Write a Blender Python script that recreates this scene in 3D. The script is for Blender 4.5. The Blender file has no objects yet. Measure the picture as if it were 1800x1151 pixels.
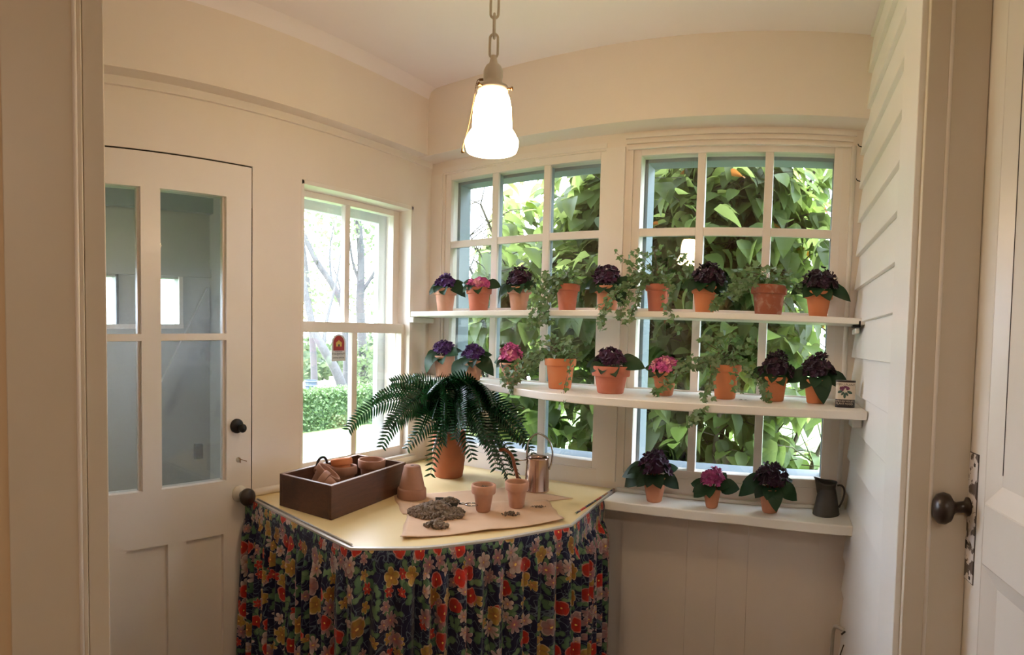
import bpy, math, random
import numpy as np
from mathutils import Vector, Matrix, Euler
S = bpy.context.scene
COL = S.collection
PI = math.pi

# ------------------------------------------------------------------ camera (a swept phone panorama: cylindrical)
F = 1005.19; CY = 638.54
ROT = ((0.856845402472373, -0.5137116713134515, -0.043775278620444724),
       (0.5150147731223633, 0.8567777094444268, 0.02630095178661659),
       (0.023994577047278896, -0.04508076480608655, 0.9986951411300751))
R3 = np.array(ROT); EYE = np.array([0, 0, 1.5])
cd = bpy.data.cameras.new('camera'); cam = bpy.data.objects.new('camera', cd); COL.objects.link(cam)
cd.type = 'PANO'
for tgt in (cd, getattr(cd, 'cycles', None)):
    try:
        tgt.panorama_type = 'CENTRAL_CYLINDRICAL'
        tgt.central_cylindrical_range_u_min = -900 / F; tgt.central_cylindrical_range_u_max = 900 / F
        tgt.central_cylindrical_range_v_min = (CY - 1151) / F; tgt.central_cylindrical_range_v_max = CY / F
        tgt.central_cylindrical_radius = 1.0
    except Exception as e:
        pass
cd.clip_start = 0.01; cd.clip_end = 300
cam.matrix_world = Matrix(((R3[0, 0], R3[0, 2], -R3[0, 1], 0), (R3[1, 0], R3[1, 2], -R3[1, 1], 0), (R3[2, 0], R3[2, 2], -R3[2, 1], 1.5), (0, 0, 0, 1)))
S.camera = cam

# ------------------------------------------------------------------ world, lights, exposure
SKY = 13.5
w = bpy.data.worlds.new('overcast_sky'); S.world = w; w.use_nodes = True
nt = w.node_tree; bg = nt.nodes['Background']
bg.inputs[0].default_value = (0.82, 0.88, 1.06, 1); bg.inputs[1].default_value = SKY
S.view_settings.view_transform = 'Standard'; S.view_settings.look = 'None'
S.view_settings.exposure = 0.62; S.view_settings.gamma = 1.0; S.view_settings.use_curve_mapping = False
S.cycles.use_denoising = True
S.cycles.max_bounces = 10; S.cycles.diffuse_bounces = 6; S.cycles.glossy_bounces = 4
S.cycles.transmission_bounces = 6; S.cycles.transparent_max_bounces = 24
S.cycles.caustics_reflective = False; S.cycles.caustics_refractive = False
S.cycles.sample_clamp_indirect = 6.0
LAMP = 36.0       # opal shade of the pendant
HALL_FILL = 6.0       # watts, unseen fill light added in the hall behind the viewer
def lamp(name, loc, watts, col, size):
    l = bpy.data.lights.new(name, 'AREA'); l.energy = watts; l.color = col; l.shape = 'DISK'; l.size = size
    o = bpy.data.objects.new(name, l); COL.objects.link(o); o.location = loc; return o
lamp('hall_fill_light', (0.42, -0.9, 2.40), HALL_FILL, (1.0, 0.88, 0.74), 0.3)

sl = bpy.data.lights.new('sun', 'SUN'); sl.energy = 16.0; sl.angle = math.radians(6); sl.color = (1.0, .96, .88)
so_ = bpy.data.objects.new('sun', sl); COL.objects.link(so_)
so_.rotation_euler = Vector((-.5, .8, -1.15)).to_track_quat('-Z', 'Y').to_euler()   # from behind the house, high

rnd = random.Random(7)
def at(u, v, r):
    th = (u - 900) / F
    d = R3 @ np.array([math.sin(th), math.cos(th), (CY - v) / F])
    return Vector(EYE + d * r / math.hypot(d[0], d[1]))

# ------------------------------------------------------------------ materials
def lin(c): return tuple((x / 12.92 if x <= .04045 else ((x + .055) / 1.055) ** 2.4) for x in [k / 255 for k in c]) + (1,)
MATS = {}
class N:
    def __init__(s, name):
        s.m = bpy.data.materials.new(name); s.m.use_nodes = True; s.t = s.m.node_tree
        s.t.nodes.clear(); s.out = s.t.nodes.new('ShaderNodeOutputMaterial'); MATS[name] = s.m
    def n(s, ty, **kw):
        x = s.t.nodes.new(ty)
        for k, v in kw.items(): setattr(x, k, v)
        return x
    def l(s, a, b): s.t.links.new(a, b)
    def setin(s, sock, v):
        if hasattr(v, 'is_output'): s.l(v, sock)
        else: sock.default_value = v
    def math(s, op, a, b=0.0, c=0.0, clamp=False):
        x = s.n('ShaderNodeMath', operation=op, use_clamp=clamp)
        for i, v in enumerate((a, b, c)): s.setin(x.inputs[i], v)
        return x.outputs[0]
    def mix(s, f, a, b):
        x = s.n('ShaderNodeMix', data_type='RGBA')
        s.setin(x.inputs['Factor'], f); s.setin(x.inputs['A'], a); s.setin(x.inputs['B'], b)
        for k in (0,): pass
        return [o for o in x.outputs if o.type == 'RGBA'][0] if False else x.outputs[2]
    def mixc(s, f, a, b):
        x = s.n('ShaderNodeMix', data_type='RGBA')
        s.setin(x.inputs[0], f); s.setin(x.inputs[6], a); s.setin(x.inputs[7], b)
        return x.outputs[2]
    def noise(s, scale, detail=3, rough=.5, vec=None, dist=0):
        x = s.n('ShaderNodeTexNoise'); x.inputs['Scale'].default_value = scale
        x.inputs['Detail'].default_value = detail; x.inputs['Roughness'].default_value = rough
        x.inputs['Distortion'].default_value = dist
        if vec is None: vec = s.n('ShaderNodeTexCoord').outputs['Object']
        s.l(vec, x.inputs['Vector']); return x
    def ramp(s, fac, stops, interp='LINEAR'):
        x = s.n('ShaderNodeValToRGB'); x.color_ramp.interpolation = interp
        e = x.color_ramp.elements
        while len(e) < len(stops): e.new(.5)
        for el, (p, c) in zip(e, stops): el.position = p; el.color = c
        s.l(fac, x.inputs[0]); return x.outputs[0]
    def bump(s, h, strength=.2, dist=.01):
        x = s.n('ShaderNodeBump'); x.inputs['Strength'].default_value = strength; x.inputs['Distance'].default_value = dist
        s.l(h, x.inputs['Height']); return x.outputs[0]
    def bsdf(s, col, rough=.5, metal=0, normal=None, spec=.5, trans=None, sheen=0, coat=0):
        b = s.n('ShaderNodeBsdfPrincipled'); s.setin(b.inputs['Base Color'], col); s.setin(b.inputs['Roughness'], rough)
        s.setin(b.inputs['Metallic'], metal); b.inputs['Specular IOR Level'].default_value = spec
        b.inputs['Sheen Weight'].default_value = sheen; b.inputs['Coat Weight'].default_value = coat
        if normal is not None: s.l(normal, b.inputs['Normal'])
        return b.outputs[0]
    def fin(s, sh): s.l(sh, s.out.inputs[0]); return s.m

def paint(name, c, c2=None, rough=.42, bs=.06, scale=9):
    k = N(name); nz = k.noise(scale, 4)
    col = k.mixc(k.math('MULTIPLY', nz.outputs[0], .55), lin(c), lin(c2 or tuple(int(x * .93) for x in c)))
    nb = k.noise(38, 3)
    return k.fin(k.bsdf(col, rough, normal=k.bump(nb.outputs[0], bs, .004)))
paint('wall_paint', (230, 219, 208), (222, 210, 198), .5)
paint('trim_paint', (231, 222, 213), (223, 213, 203), .38)
paint('siding_paint', (240, 238, 234), (234, 231, 225), .3)
paint('ceiling_paint', (240, 232, 234), (234, 226, 228), .8, .04)
paint('jamb_paint', (212, 200, 182), (202, 190, 170), .42)
paint('shelf_paint', (238, 234, 226), (226, 220, 208), .36)
paint('door_paint', (232, 226, 216), (222, 214, 202), .34)
paint('exterior_paint', (140, 152, 160), (128, 142, 150), .5)
paint('storm_paint', (222, 228, 232), (210, 218, 222), .5)
paint('vestibule_paint', (176, 176, 172), (160, 160, 156), .7)
paint('floor_paint', (120, 104, 84), (104, 88, 70), .5)
paint('hall_paint', (214, 190, 156), (206, 180, 146), .6)

def simple(name, c, rough=.5, metal=0, c2=None, scale=20, bs=.1, spec=.5, coat=0):
    k = N(name); nz = k.noise(scale, 4)
    return k.fin(k.bsdf(k.mixc(nz.outputs[0], lin(c), lin(c2 or tuple(int(x * .8) for x in c))), rough, metal, k.bump(nz.outputs[0], bs, .003), spec=spec, coat=coat))
simple('black_iron', (26, 24, 26), .45, .4)
simple('knob_brown', (58, 46, 40), .3, .2, (44, 36, 32), 30, .05)
simple('white_porcelain', (226, 216, 200), .25)
simple('crack_dark', (44, 32, 20), .9)
simple('brass', (150, 110, 70), .35, .9)
simple('aluminium', (200, 200, 200), .35, .85, (160, 160, 160), 50, .05)
simple('trim_metal', (214, 208, 200), .4, .3, (190, 184, 176), 50, .05)
simple('chrome', (215, 215, 215), .12, 1, (180, 180, 180), 40, .02)
simple('pewter', (84, 78, 72), .5, .55, (62, 58, 54), 25, .15)
simple('copper_silver', (206, 186, 176), .17, .95, (180, 140, 120), 7, .03)
simple('copper', (170, 110, 84), .3, .9, (130, 84, 66), 18, .05)
simple('scoop_metal', (96, 100, 98), .4, .8, (60, 62, 60), 30, .1)
simple('plastic_white', (205, 196, 180), .5)
simple('soil', (150, 134, 120), 1, 0, (92, 78, 66), 60, .6)
simple('dark_soil', (66, 54, 44), 1, 0, (42, 34, 26), 60, .5)
simple('bark', (58, 58, 60), .9, 0, (42, 42, 44), 8, .5)
simple('twig', (66, 60, 42), .8, 0, (46, 42, 30), 30, .2)
simple('ivy_stem', (110, 96, 70), .8)
simple('gravel', (232, 218, 206), .95, 0, (214, 198, 184), 3, .2)
simple('bin_plastic', (60, 72, 92), .6)
simple('tin_black', (30, 22, 24), .4)
simple('sticker_white', (226, 228, 230), .5)
simple('sticker_red', (170, 44, 44), .5)
simple('sticker_yellow', (232, 204, 110), .5)
simple('ink', (60, 62, 70), .6)
simple('label_cream', (214, 198, 176), .5)
simple('print_purple', (112, 44, 80), .6, 0, (70, 26, 50), 400)
simple('print_green', (52, 82, 66), .6, 0, (34, 58, 48), 400)

def clay(name, c, c2, dust=0.25, dustc=(196, 164, 142), rough=.85):
    k = N(name); oi = k.n('ShaderNodeObjectInfo'); tc = k.n('ShaderNodeTexCoord')
    add = k.n('ShaderNodeVectorMath', operation='ADD'); k.l(tc.outputs['Object'], add.inputs[0]); k.l(oi.outputs['Location'], add.inputs[1])
    n1 = k.noise(14, 4, .55, add.outputs[0]); n2 = k.noise(36, 5, .6, add.outputs[0], .6)
    col = k.mixc(n1.outputs[0], lin(c), lin(c2))
    d = k.ramp(n2.outputs[0], [(.5, (0, 0, 0, 1)), (.72, (1, 1, 1, 1))])
    col = k.mixc(k.math('MULTIPLY', d, dust), col, lin(dustc))
    nb = k.noise(160, 3, .6, add.outputs[0])
    return k.fin(k.bsdf(col, rough, normal=k.bump(nb.outputs[0], .12, .002), spec=.2))
clay('terracotta', (204, 142, 110), (188, 124, 92), .12)
clay('terracotta_red', (194, 120, 96), (174, 102, 80), .15)
clay('terracotta_bright', (212, 138, 96), (198, 120, 80), .08)
clay('terracotta_dusty', (200, 154, 130), (180, 132, 108), .35)
clay('terracotta_old', (170, 128, 108), (142, 104, 86), .35, (170, 132, 112))
clay('terracotta_mossy', (172, 104, 80), (144, 84, 62), .8, (186, 152, 132))
clay('terracotta_dark', (182, 114, 84), (162, 96, 68), .18, (150, 120, 84))

def wood(name, c, c2, rough=.6):
    k = N(name); tc = k.n('ShaderNodeTexCoord'); mp = k.n('ShaderNodeMapping'); mp.inputs['Scale'].default_value = (8, 1.2, 14)
    k.l(tc.outputs['Object'], mp.inputs[0]); n1 = k.noise(7, 5, .6, mp.outputs[0], 1.2); n2 = k.noise(9, 3, .5)
    col = k.mixc(n1.outputs[0], lin(c), lin(c2))
    d = k.ramp(n2.outputs[0], [(.35, (0, 0, 0, 1)), (.5, (1, 1, 1, 1))])
    col = k.mixc(k.math('MULTIPLY', k.math('SUBTRACT', 1.0, d), .5), col, lin((34, 20, 14)))
    return k.fin(k.bsdf(col, rough, normal=k.bump(n1.outputs[0], .3, .003)))
wood('old_wood', (104, 66, 46), (62, 38, 28))
wood('old_wood_rim', (150, 116, 84), (104, 72, 50))

k = N('table_yellow'); nz = k.noise(3.5, 4, .55); n2 = k.noise(30, 3)
col = k.mixc(nz.outputs[0], lin((238, 216, 164)), lin((226, 202, 150)))
k.fin(k.bsdf(col, .34, normal=k.bump(n2.outputs[0], .04, .003), spec=.55))
k = N('kraft_paper'); nz = k.noise(8, 5, .6); n2 = k.noise(5, 3, .5, None, .8)
k.fin(k.bsdf(k.mixc(nz.outputs[0], lin((214, 180, 148)), lin((196, 160, 128))), .75, normal=k.bump(n2.outputs[0], .35, .02)))

def leafmat(name, c, c2, tc_, tw=.45, rough=.5, vein=True, spec=.4):
    k = N(name); oi = k.n('ShaderNodeObjectInfo'); geo = k.n('ShaderNodeNewGeometry')
    r = k.math('FRACT', k.math('ADD', k.math('MULTIPLY', oi.outputs['Random'], 7.31), k.math('MULTIPLY', geo.outputs['Random Per Island'], 5.17)))
    col = k.mixc(r, lin(c), lin(c2))
    tcol = k.mixc(r, lin(tc_), lin(tuple(int(x * .72) for x in tc_)))
    a = k.bsdf(col, rough, spec=spec)
    t = k.n('ShaderNodeBsdfTranslucent'); k.l(tcol, t.inputs[0])
    m = k.n('ShaderNodeMixShader'); m.inputs[0].default_value = tw
    k.l(a, m.inputs[1]); k.l(t.outputs[0], m.inputs[2]); return k.fin(m.outputs[0])
leafmat('shrub_leaf', (84, 100, 66), (62, 78, 50), (158, 176, 98), .5, .5, spec=.25)
leafmat('shrub_leaf_lit', (100, 122, 76), (80, 100, 60), (186, 208, 118), .55, .5, spec=.25)  # lit copy of the shrub leaf, the brightness is in the colour
leafmat('shrub_leaf_autumn', (150, 90, 48), (160, 110, 54), (210, 130, 60), .55)
leafmat('fern_leaf', (24, 66, 42), (16, 50, 32), (34, 92, 40), .12, .27, spec=.7)
leafmat('violet_leaf', (34, 66, 38), (24, 50, 30), (40, 84, 34), .12, .5)
leafmat('ivy_leaf', (86, 116, 74), (128, 146, 112), (110, 150, 70), .3, .5)
leafmat('tree_leaf', (84, 100, 74), (68, 86, 60), (116, 134, 90), .5, .6)
leafmat('hedge_leaf', (76, 98, 62), (60, 82, 48), (104, 130, 74), .35, .6)
leafmat('grass', (160, 196, 116), (136, 176, 96), (190, 226, 120), .3, .8)

def petal(name, c, c2, c3=None):
    k = N(name); geo = k.n('ShaderNodeNewGeometry')
    col = k.mixc(geo.outputs['Random Per Island'], lin(c), lin(c2))
    if c3:
        nz = k.noise(30, 2); d = k.ramp(nz.outputs[0], [(.5, (0, 0, 0, 1)), (.62, (1, 1, 1, 1))]); col = k.mixc(k.math('MULTIPLY', d, .6), col, lin(c3))
    k.fin(k.bsdf(col, .6, spec=.3, sheen=.2))
petal('petal_purple', (92, 46, 128), (60, 26, 84))
petal('petal_plum', (76, 26, 70), (44, 14, 42))
petal('petal_dark', (58, 20, 50), (32, 12, 30))
petal('petal_pink', (212, 96, 164), (184, 70, 140), (236, 180, 170))
petal('petal_rose', (204, 92, 152), (170, 62, 124))
simple('stamen', (226, 200, 90), .6)

# lawn
k = N('lawn'); nz = k.noise(.8, 5, .6); n2 = k.noise(9, 3)
col = k.mixc(nz.outputs[0], lin((100, 124, 80)), lin((84, 110, 64)))
k.fin(k.bsdf(k.mixc(k.math('MULTIPLY', n2.outputs[0], .4), col, lin((76, 100, 56))), .95, spec=.1))

# window glass: thin pane that reflects a little and lets the rest straight through
def schlick(k):
    g = k.n('ShaderNodeNewGeometry'); d = k.n('ShaderNodeVectorMath', operation='DOT_PRODUCT'); k.l(g.outputs['Normal'], d.inputs[0]); k.l(g.outputs['Incoming'], d.inputs[1])
    c = k.math('SUBTRACT', 1.0, k.math('ABSOLUTE', d.outputs['Value'])); return k.math('ADD', .04, k.math('MULTIPLY', k.math('POWER', c, 5.0), .96))
def glass(name, tint, refl):
    k = N(name); fr = schlick(k)
    tr = k.n('ShaderNodeBsdfTransparent'); tr.inputs[0].default_value = tint
    gl = k.n('ShaderNodeBsdfGlossy'); gl.inputs['Roughness'].default_value = .01
    nb = k.noise(2.2, 2); k.l(k.bump(nb.outputs[0], .02, .01), gl.inputs['Normal'])
    m = k.n('ShaderNodeMixShader'); k.l(k.math('MULTIPLY', fr, refl, clamp=True), m.inputs[0])
    k.l(tr.outputs[0], m.inputs[1]); k.l(gl.outputs[0], m.inputs[2]); return k.fin(m.outputs[0])
glass('window_glass', (.96, .98, .97, 1), 1.5)
k = N('hazy_glass'); fr = schlick(k)
tr = k.n('ShaderNodeBsdfTransparent'); tr.inputs[0].default_value = (.9, .93, .93, 1)
gl = k.n('ShaderNodeBsdfGlossy'); gl.inputs['Roughness'].default_value = .03
tl = k.n('ShaderNodeBsdfTranslucent'); tl.inputs[0].default_value = (.9, .95, 1, 1)
m1 = k.n('ShaderNodeMixShader'); nz = k.noise(4, 4, .6); k.l(k.math('MULTIPLY', nz.outputs[0], .10), m1.inputs[0]); k.l(tr.outputs[0], m1.inputs[1]); k.l(tl.outputs[0], m1.inputs[2])
m2 = k.n('ShaderNodeMixShader'); k.l(k.math('MULTIPLY', fr, 1.2), m2.inputs[0]); k.l(m1.outputs[0], m2.inputs[1]); k.l(gl.outputs[0], m2.inputs[2]); k.fin(m2.outputs[0])

k = N('lit_opal_glass'); e = k.n('ShaderNodeEmission'); e.inputs[0].default_value = (1, .70, .41, 1); e.inputs[1].default_value = LAMP
k.fin(e.outputs[0])

# chipped paint over dark iron for the latch plate
k = N('chipped_plate'); nz = k.noise(34, 5, .55, None, .6)
d = k.ramp(nz.outputs[0], [(.515, (0, 0, 0, 1)), (.53, (1, 1, 1, 1))])
k.fin(k.bsdf(k.mixc(d, lin((226, 220, 216)), lin((92, 80, 72))), .4, normal=k.bump(d, .5, .001)))

# floral cotton for the skirt
def floral():
    k = N('floral_cotton'); uv = k.n('ShaderNodeUVMap').outputs[0]
    nz = k.noise(30, 2, .5, uv)
    off = k.n('ShaderNodeVectorMath', operation='SUBTRACT'); k.l(nz.outputs['Color'], off.inputs[0]); off.inputs[1].default_value = (.5, .5, .5)
    sc = k.n('ShaderNodeVectorMath', operation='SCALE'); k.l(off.outputs[0], sc.inputs[0]); sc.inputs['Scale'].default_value = .012
    ad = k.n('ShaderNodeVectorMath', operation='ADD'); k.l(uv, ad.inputs[0]); k.l(sc.outputs[0], ad.inputs[1]); base = ad.outputs[0]
    def layer(scale, seed, R, npet, npv, depth, present, sharp=1.0):
        mv = k.n('ShaderNodeVectorMath', operation='ADD'); k.l(base, mv.inputs[0]); mv.inputs[1].default_value = (seed, seed * 1.7, 0)
        vo = k.n('ShaderNodeTexVoronoi', voronoi_dimensions='2D', feature='F1'); vo.inputs['Scale'].default_value = scale; vo.inputs['Randomness'].default_value = .82
        k.l(mv.outputs[0], vo.inputs['Vector'])
        sb = k.n('ShaderNodeVectorMath', operation='SUBTRACT'); k.l(mv.outputs[0], sb.inputs[0]); k.l(vo.outputs['Position'], sb.inputs[1])
        xyz = k.n('ShaderNodeSeparateXYZ'); k.l(sb.outputs[0], xyz.inputs[0])
        cs = k.n('ShaderNodeSeparateColor'); k.l(vo.outputs['Color'], cs.inputs[0]); cr, cg, cb = cs.outputs
        ang = k.math('ADD', k.math('ARCTAN2', xyz.outputs[1], xyz.outputs[0]), k.math('MULTIPLY', cr, 6.283))
        n = k.math('ADD', k.math('FLOOR', k.math('MULTIPLY', cb, npv)), npet)
        c = k.math('ABSOLUTE', k.math('COSINE', k.math('MULTIPLY', ang, k.math('MULTIPLY', n, .5))))
        c = k.math('POWER', c, sharp)
        lim = k.math('MULTIPLY', k.math('ADD', k.math('MULTIPLY', c, depth), 1 - depth), R)
        rho = k.math('DIVIDE', k.math('MULTIPLY', vo.outputs['Distance'], 1.0), lim)
        mask = k.math('MULTIPLY', k.math('LESS_THAN', rho, 1.0), k.math('LESS_THAN', cg, present))
        return mask, rho, c, cr, cg, cb
    # navy ground with random darker mottling, thin pale vines
    col = k.mixc(k.noise(60, 2, .5, uv).outputs[0], lin((30, 28, 60)), lin((20, 18, 44)))
    for s_, ww, sd in ((26, .012, 1.3), (34, .010, 7.7)):
        mv = k.n('ShaderNodeVectorMath', operation='ADD'); k.l(uv, mv.inputs[0]); mv.inputs[1].default_value = (sd, sd, 0)
        v = k.noise(s_, 1, .4, mv.outputs[0], .4); m = k.math('LESS_THAN', k.math('ABSOLUTE', k.math('SUBTRACT', v.outputs[0], .5)), ww)
        col = k.mixc(k.math('MULTIPLY', m, .75), col, lin((92, 106, 116)))
    for sc_, sd in ((21, 3.1), (27, 9.2)):
        m, rho, c, cr, cg, cb = layer(sc_, sd, .42, 2, 1, .72, .62, 1.6)
        g = k.mixc(cr, lin((66, 96, 72)), lin((104, 128, 92))); g = k.mixc(k.math('LESS_THAN', c, .0), g, lin((40, 60, 48)))
        g = k.mixc(k.math('MULTIPLY', k.math('GREATER_THAN', rho, .82), .6), g, lin((44, 70, 60)))
        col = k.mixc(m, col, g)
    def flowers(sc_, sd, R, np_, npv, depth, pres, stops, core, sharp=1.0, edge=.2):
        nonlocal col
        m, rho, c, cr, cg, cb = layer(sc_, sd, R, np_, npv, depth, pres, sharp)
        f = k.ramp(cr, stops, 'CONSTANT')
        f = k.mixc(k.math('MULTIPLY', k.math('SUBTRACT', 1.0, c), .55), f, lin((120, 62, 60)))
        f = k.mixc(k.math('MULTIPLY', k.math('GREATER_THAN', rho, .86), edge), f, lin((250, 236, 210)))
        f = k.mixc(k.math('MULTIPLY', k.math('SUBTRACT', 1.0, k.math('MULTIPLY', rho, 1.9), clamp=True), .8), f, lin(core))
        f = k.mixc(k.math('LESS_THAN', rho, .12), f, lin((226, 190, 96)))
        col = k.mixc(m, col, f)
    cream, pink, yel, yel2, red = lin((176, 156, 146)), lin((146, 114, 114)), lin((166, 132, 62)), lin((148, 108, 46)), lin((166, 42, 28))
    flowers(25, 5.3, .42, 5, 2, .58, .34, [(0, cream), (.35, pink), (.6, yel), (.85, red)], (170, 90, 90), .7)
    flowers(14.5, 13.1, .38, 5, 2, .36, .42, [(0, yel), (.45, yel2), (.6, cream), (.75, pink)], (150, 76, 50), .6)
    flowers(15.5, 17.9, .38, 6, 3, .66, .42, [(0, cream), (.5, pink)], (170, 70, 80), .8)
    flowers(14, 23.3, .32, 3, 2, .2, .34, [(0, red), (.8, lin((190, 48, 34)))], (150, 30, 30), .5, .15)
    wv = k.n('ShaderNodeTexWave'); wv.inputs['Scale'].default_value = 320; k.l(uv, wv.inputs[0])
    return k.fin(k.bsdf(col, .8, normal=k.bump(wv.outputs[1], .05, .001), spec=.2, sheen=.15))
floral()

# ------------------------------------------------------------------ mesh helpers
class MB:
    def __init__(s): s.v = []; s.f = []; s.uv = None
    def add(s, vs, fs):
        b = len(s.v); s.v += [tuple(v) for v in vs]; s.f += [tuple(b + i for i in f) for f in fs]; return s
    def box(s, x0, x1, y0, y1, z0, z1, M=None):
        vs = [Vector((x, y, z)) for z in (z0, z1) for x, y in ((x0, y0), (x1, y0), (x1, y1), (x0, y1))]
        if M is not None: vs = [M @ v for v in vs]
        return s.add(vs, [(0, 3, 2, 1), (4, 5, 6, 7), (0, 1, 5, 4), (1, 2, 6, 5), (2, 3, 7, 6), (3, 0, 4, 7)])
    def prism(s, pts, z0, z1):
        n = len(pts); vs = [(x, y, z0) for x, y in pts] + [(x, y, z1) for x, y in pts]
        return s.add(vs, [tuple(range(n - 1, -1, -1)), tuple(range(n, 2 * n))] + [(i, (i + 1) % n, n + (i + 1) % n, n + i) for i in range(n)])
    def lathe(s, prof, seg=28, M=None, ell=1.0):
        vs = []; fs = []; n = len(prof)
        for r, z in prof:
            for j in range(seg):
                a = 2 * PI * j / seg; vs.append(Vector((max(r, 1e-5) * math.cos(a), max(r, 1e-5) * math.sin(a) * ell, z)))
        if M is not None: vs = [M @ v for v in vs]
        for i in range(n - 1):
            for j in range(seg): fs.append((i * seg + j, i * seg + (j + 1) % seg, (i + 1) * seg + (j + 1) % seg, (i + 1) * seg + j))
        return s.add(vs, fs)
    def tube(s, pts, rad, seg=8, cap=True):
        pts = [Vector(p) for p in pts]; n = len(pts)
        rs = rad if isinstance(rad, (list, tuple)) else [rad] * n
        vs = []; up = Vector((0, 0, 1)); pu = None
        for i, p in enumerate(pts):
            t = (pts[min(i + 1, n - 1)] - pts[max(i - 1, 0)]).normalized()
            if pu is None: pu = t.orthogonal().normalized()
            u = (pu - t * pu.dot(t)); u = u.normalized() if u.length > 1e-6 else t.orthogonal().normalized(); pu = u; v_ = t.cross(u)
            for j in range(seg):
                a = 2 * PI * j / seg; vs.append(p + (u * math.cos(a) + v_ * math.sin(a)) * rs[i])
        fs = [(i * seg + j, i * seg + (j + 1) % seg, (i + 1) * seg + (j + 1) % seg, (i + 1) * seg + j) for i in range(n - 1) for j in range(seg)]
        if cap: fs += [tuple(range(seg - 1, -1, -1)), tuple((n - 1) * seg + j for j in range(seg))]
        return s.add(vs, fs)
    def mesh(s, name, mat, smooth=False, bev=0):
        m = bpy.data.meshes.new(name); m.from_pydata(s.v, [], s.f); m.materials.append(MATS[mat])
        if smooth: m.polygons.foreach_set('use_smooth', [True] * len(m.polygons))
        m.update(); return m
    def build(s, name, mat, parent=None, smooth=False, loc=None, bev=0):
        o = bpy.data.objects.new(name, s.mesh(name, mat, smooth)); COL.objects.link(o)
        if parent is not None: o.parent = parent
        if loc is not None: o.location = loc
        if bev:
            b = o.modifiers.new('bevel', 'BEVEL'); b.width = bev; b.segments = 2; b.limit_method = 'ANGLE'
            o.data.polygons.foreach_set('use_smooth', [True] * len(o.data.polygons))
            try: o.data.set_sharp_from_angle(angle=.6)
            except Exception: pass
        return o
def box(name, mat, x0, x1, y0, y1, z0, z1, parent=None, bev=0, M=None):
    return MB().box(x0, x1, y0, y1, z0, z1, M).build(name, mat, parent, bev=bev)
def tag(o, label=None, cat=None, group=None, kind=None):
    for k_, v in (('label', label), ('category', cat), ('group', group), ('kind', kind)):
        if v: o[k_] = v
    return o
def empty(name, loc=(0, 0, 0), rz=0.0):
    o = bpy.data.objects.new(name, None); COL.objects.link(o); o.location = loc; o.rotation_euler = (0, 0, rz); o.empty_display_size = .05; return o
def inst(name, mesh, parent, M):
    o = bpy.data.objects.new(name, mesh); COL.objects.link(o); o.parent = parent; o.matrix_local = M; return o
def struct(o): o['kind'] = 'structure'; return o
def bez(p0, p1, p2, p3, n):
    p0, p1, p2, p3 = map(Vector, (p0, p1, p2, p3)); out = []
    for i in range(n + 1):
        t = i / n; out.append(p0 * (1 - t) ** 3 + p1 * 3 * t * (1 - t) ** 2 + p2 * 3 * t * t * (1 - t) + p3 * t ** 3)
    return out
def catmull(pts, k_=6):
    P = [Vector(p) for p in pts]; P = [P[0] * 2 - P[1]] + P + [P[-1] * 2 - P[-2]]; out = []
    for i in range(1, len(P) - 2):
        for j in range(k_):
            t = j / k_; out.append(.5 * ((2 * P[i]) + (P[i + 1] - P[i - 1]) * t + (2 * P[i - 1] - 5 * P[i] + 4 * P[i + 1] - P[i + 2]) * t * t + (3 * P[i] - P[i - 1] - 3 * P[i + 1] + P[i + 2]) * t ** 3))
    out.append(P[-2]); return out
def text(body, name, mat, size, parent, M, extrude=.0002, align='CENTER'):
    c = bpy.data.curves.new(name, 'FONT'); c.body = body; c.size = size; c.extrude = extrude; c.align_x = align; c.resolution_u = 2
    o = bpy.data.objects.new(name, c); COL.objects.link(o)
    dg = bpy.context.evaluated_depsgraph_get(); me = bpy.data.meshes.new_from_object(o.evaluated_get(dg))
    bpy.data.objects.remove(o); me.materials.clear(); me.materials.append(MATS[mat])
    o = bpy.data.objects.new(name, me); COL.objects.link(o)
    if parent is not None: o.parent = parent
    o.matrix_local = M; return o, me

# ================================================================== ROOM SHELL
XL = -1.5445; YB = 1.9; ZC = 2.475; TW = .14; GZ = -.4
# left wall with openings for door_1 (y .303-1.003, z 0-2.03) and window_1 (y 1.199-1.775, z 1.0-2.022)
def wall_holes(name, mat, axis, c0, c1, a0, a1, z0, z1, holes):
    """solid wall slab, thickness c0..c1 on the other axis, rectangular holes (a0,a1,z0,z1)"""
    m = MB(); cuts = sorted({a0, a1} | {h[0] for h in holes} | {h[1] for h in holes})
    for p, q in zip(cuts, cuts[1:]):
        hs = sorted([h for h in holes if h[0] <= p + 1e-6 and h[1] >= q - 1e-6], key=lambda h: h[2]); zz = z0
        for h in hs + [(0, 0, z1, z1)]:
            if h[2] - zz > 1e-5:
                if axis == 'x': m.box(c0, c1, p, q, zz, h[2])
                else: m.box(p, q, c0, c1, zz, h[2])
            zz = h[3]
    return struct(m.build(name, mat))
wall_left = wall_holes('wall_left', 'wall_paint', 'x', XL - TW, XL, .1, YB + TW, GZ, 2.65, [(.303, 1.003, 0.0, 2.03), (1.199, 1.775, 1.0, 2.022)])
# back wall: window openings
WX = [(-1.4738, -.7646), (-.6668, .0423)]
wall_back = wall_holes('wall_back', 'wall_paint', 'y', YB - .012, YB + TW, XL, .3, GZ, 2.65, [(WX[0][0], WX[0][1], 1.035, 2.166), (WX[1][0], WX[1][1], 1.035, 2.166)])
struct(box('floor', 'floor_paint', -1.7, 1.2, -2.1, 2.0, -.06, 0.0))
struct(box('ceiling', 'ceiling_paint', -1.75, 1.2, -2.1, 2.1, ZC, ZC + .06))
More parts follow.
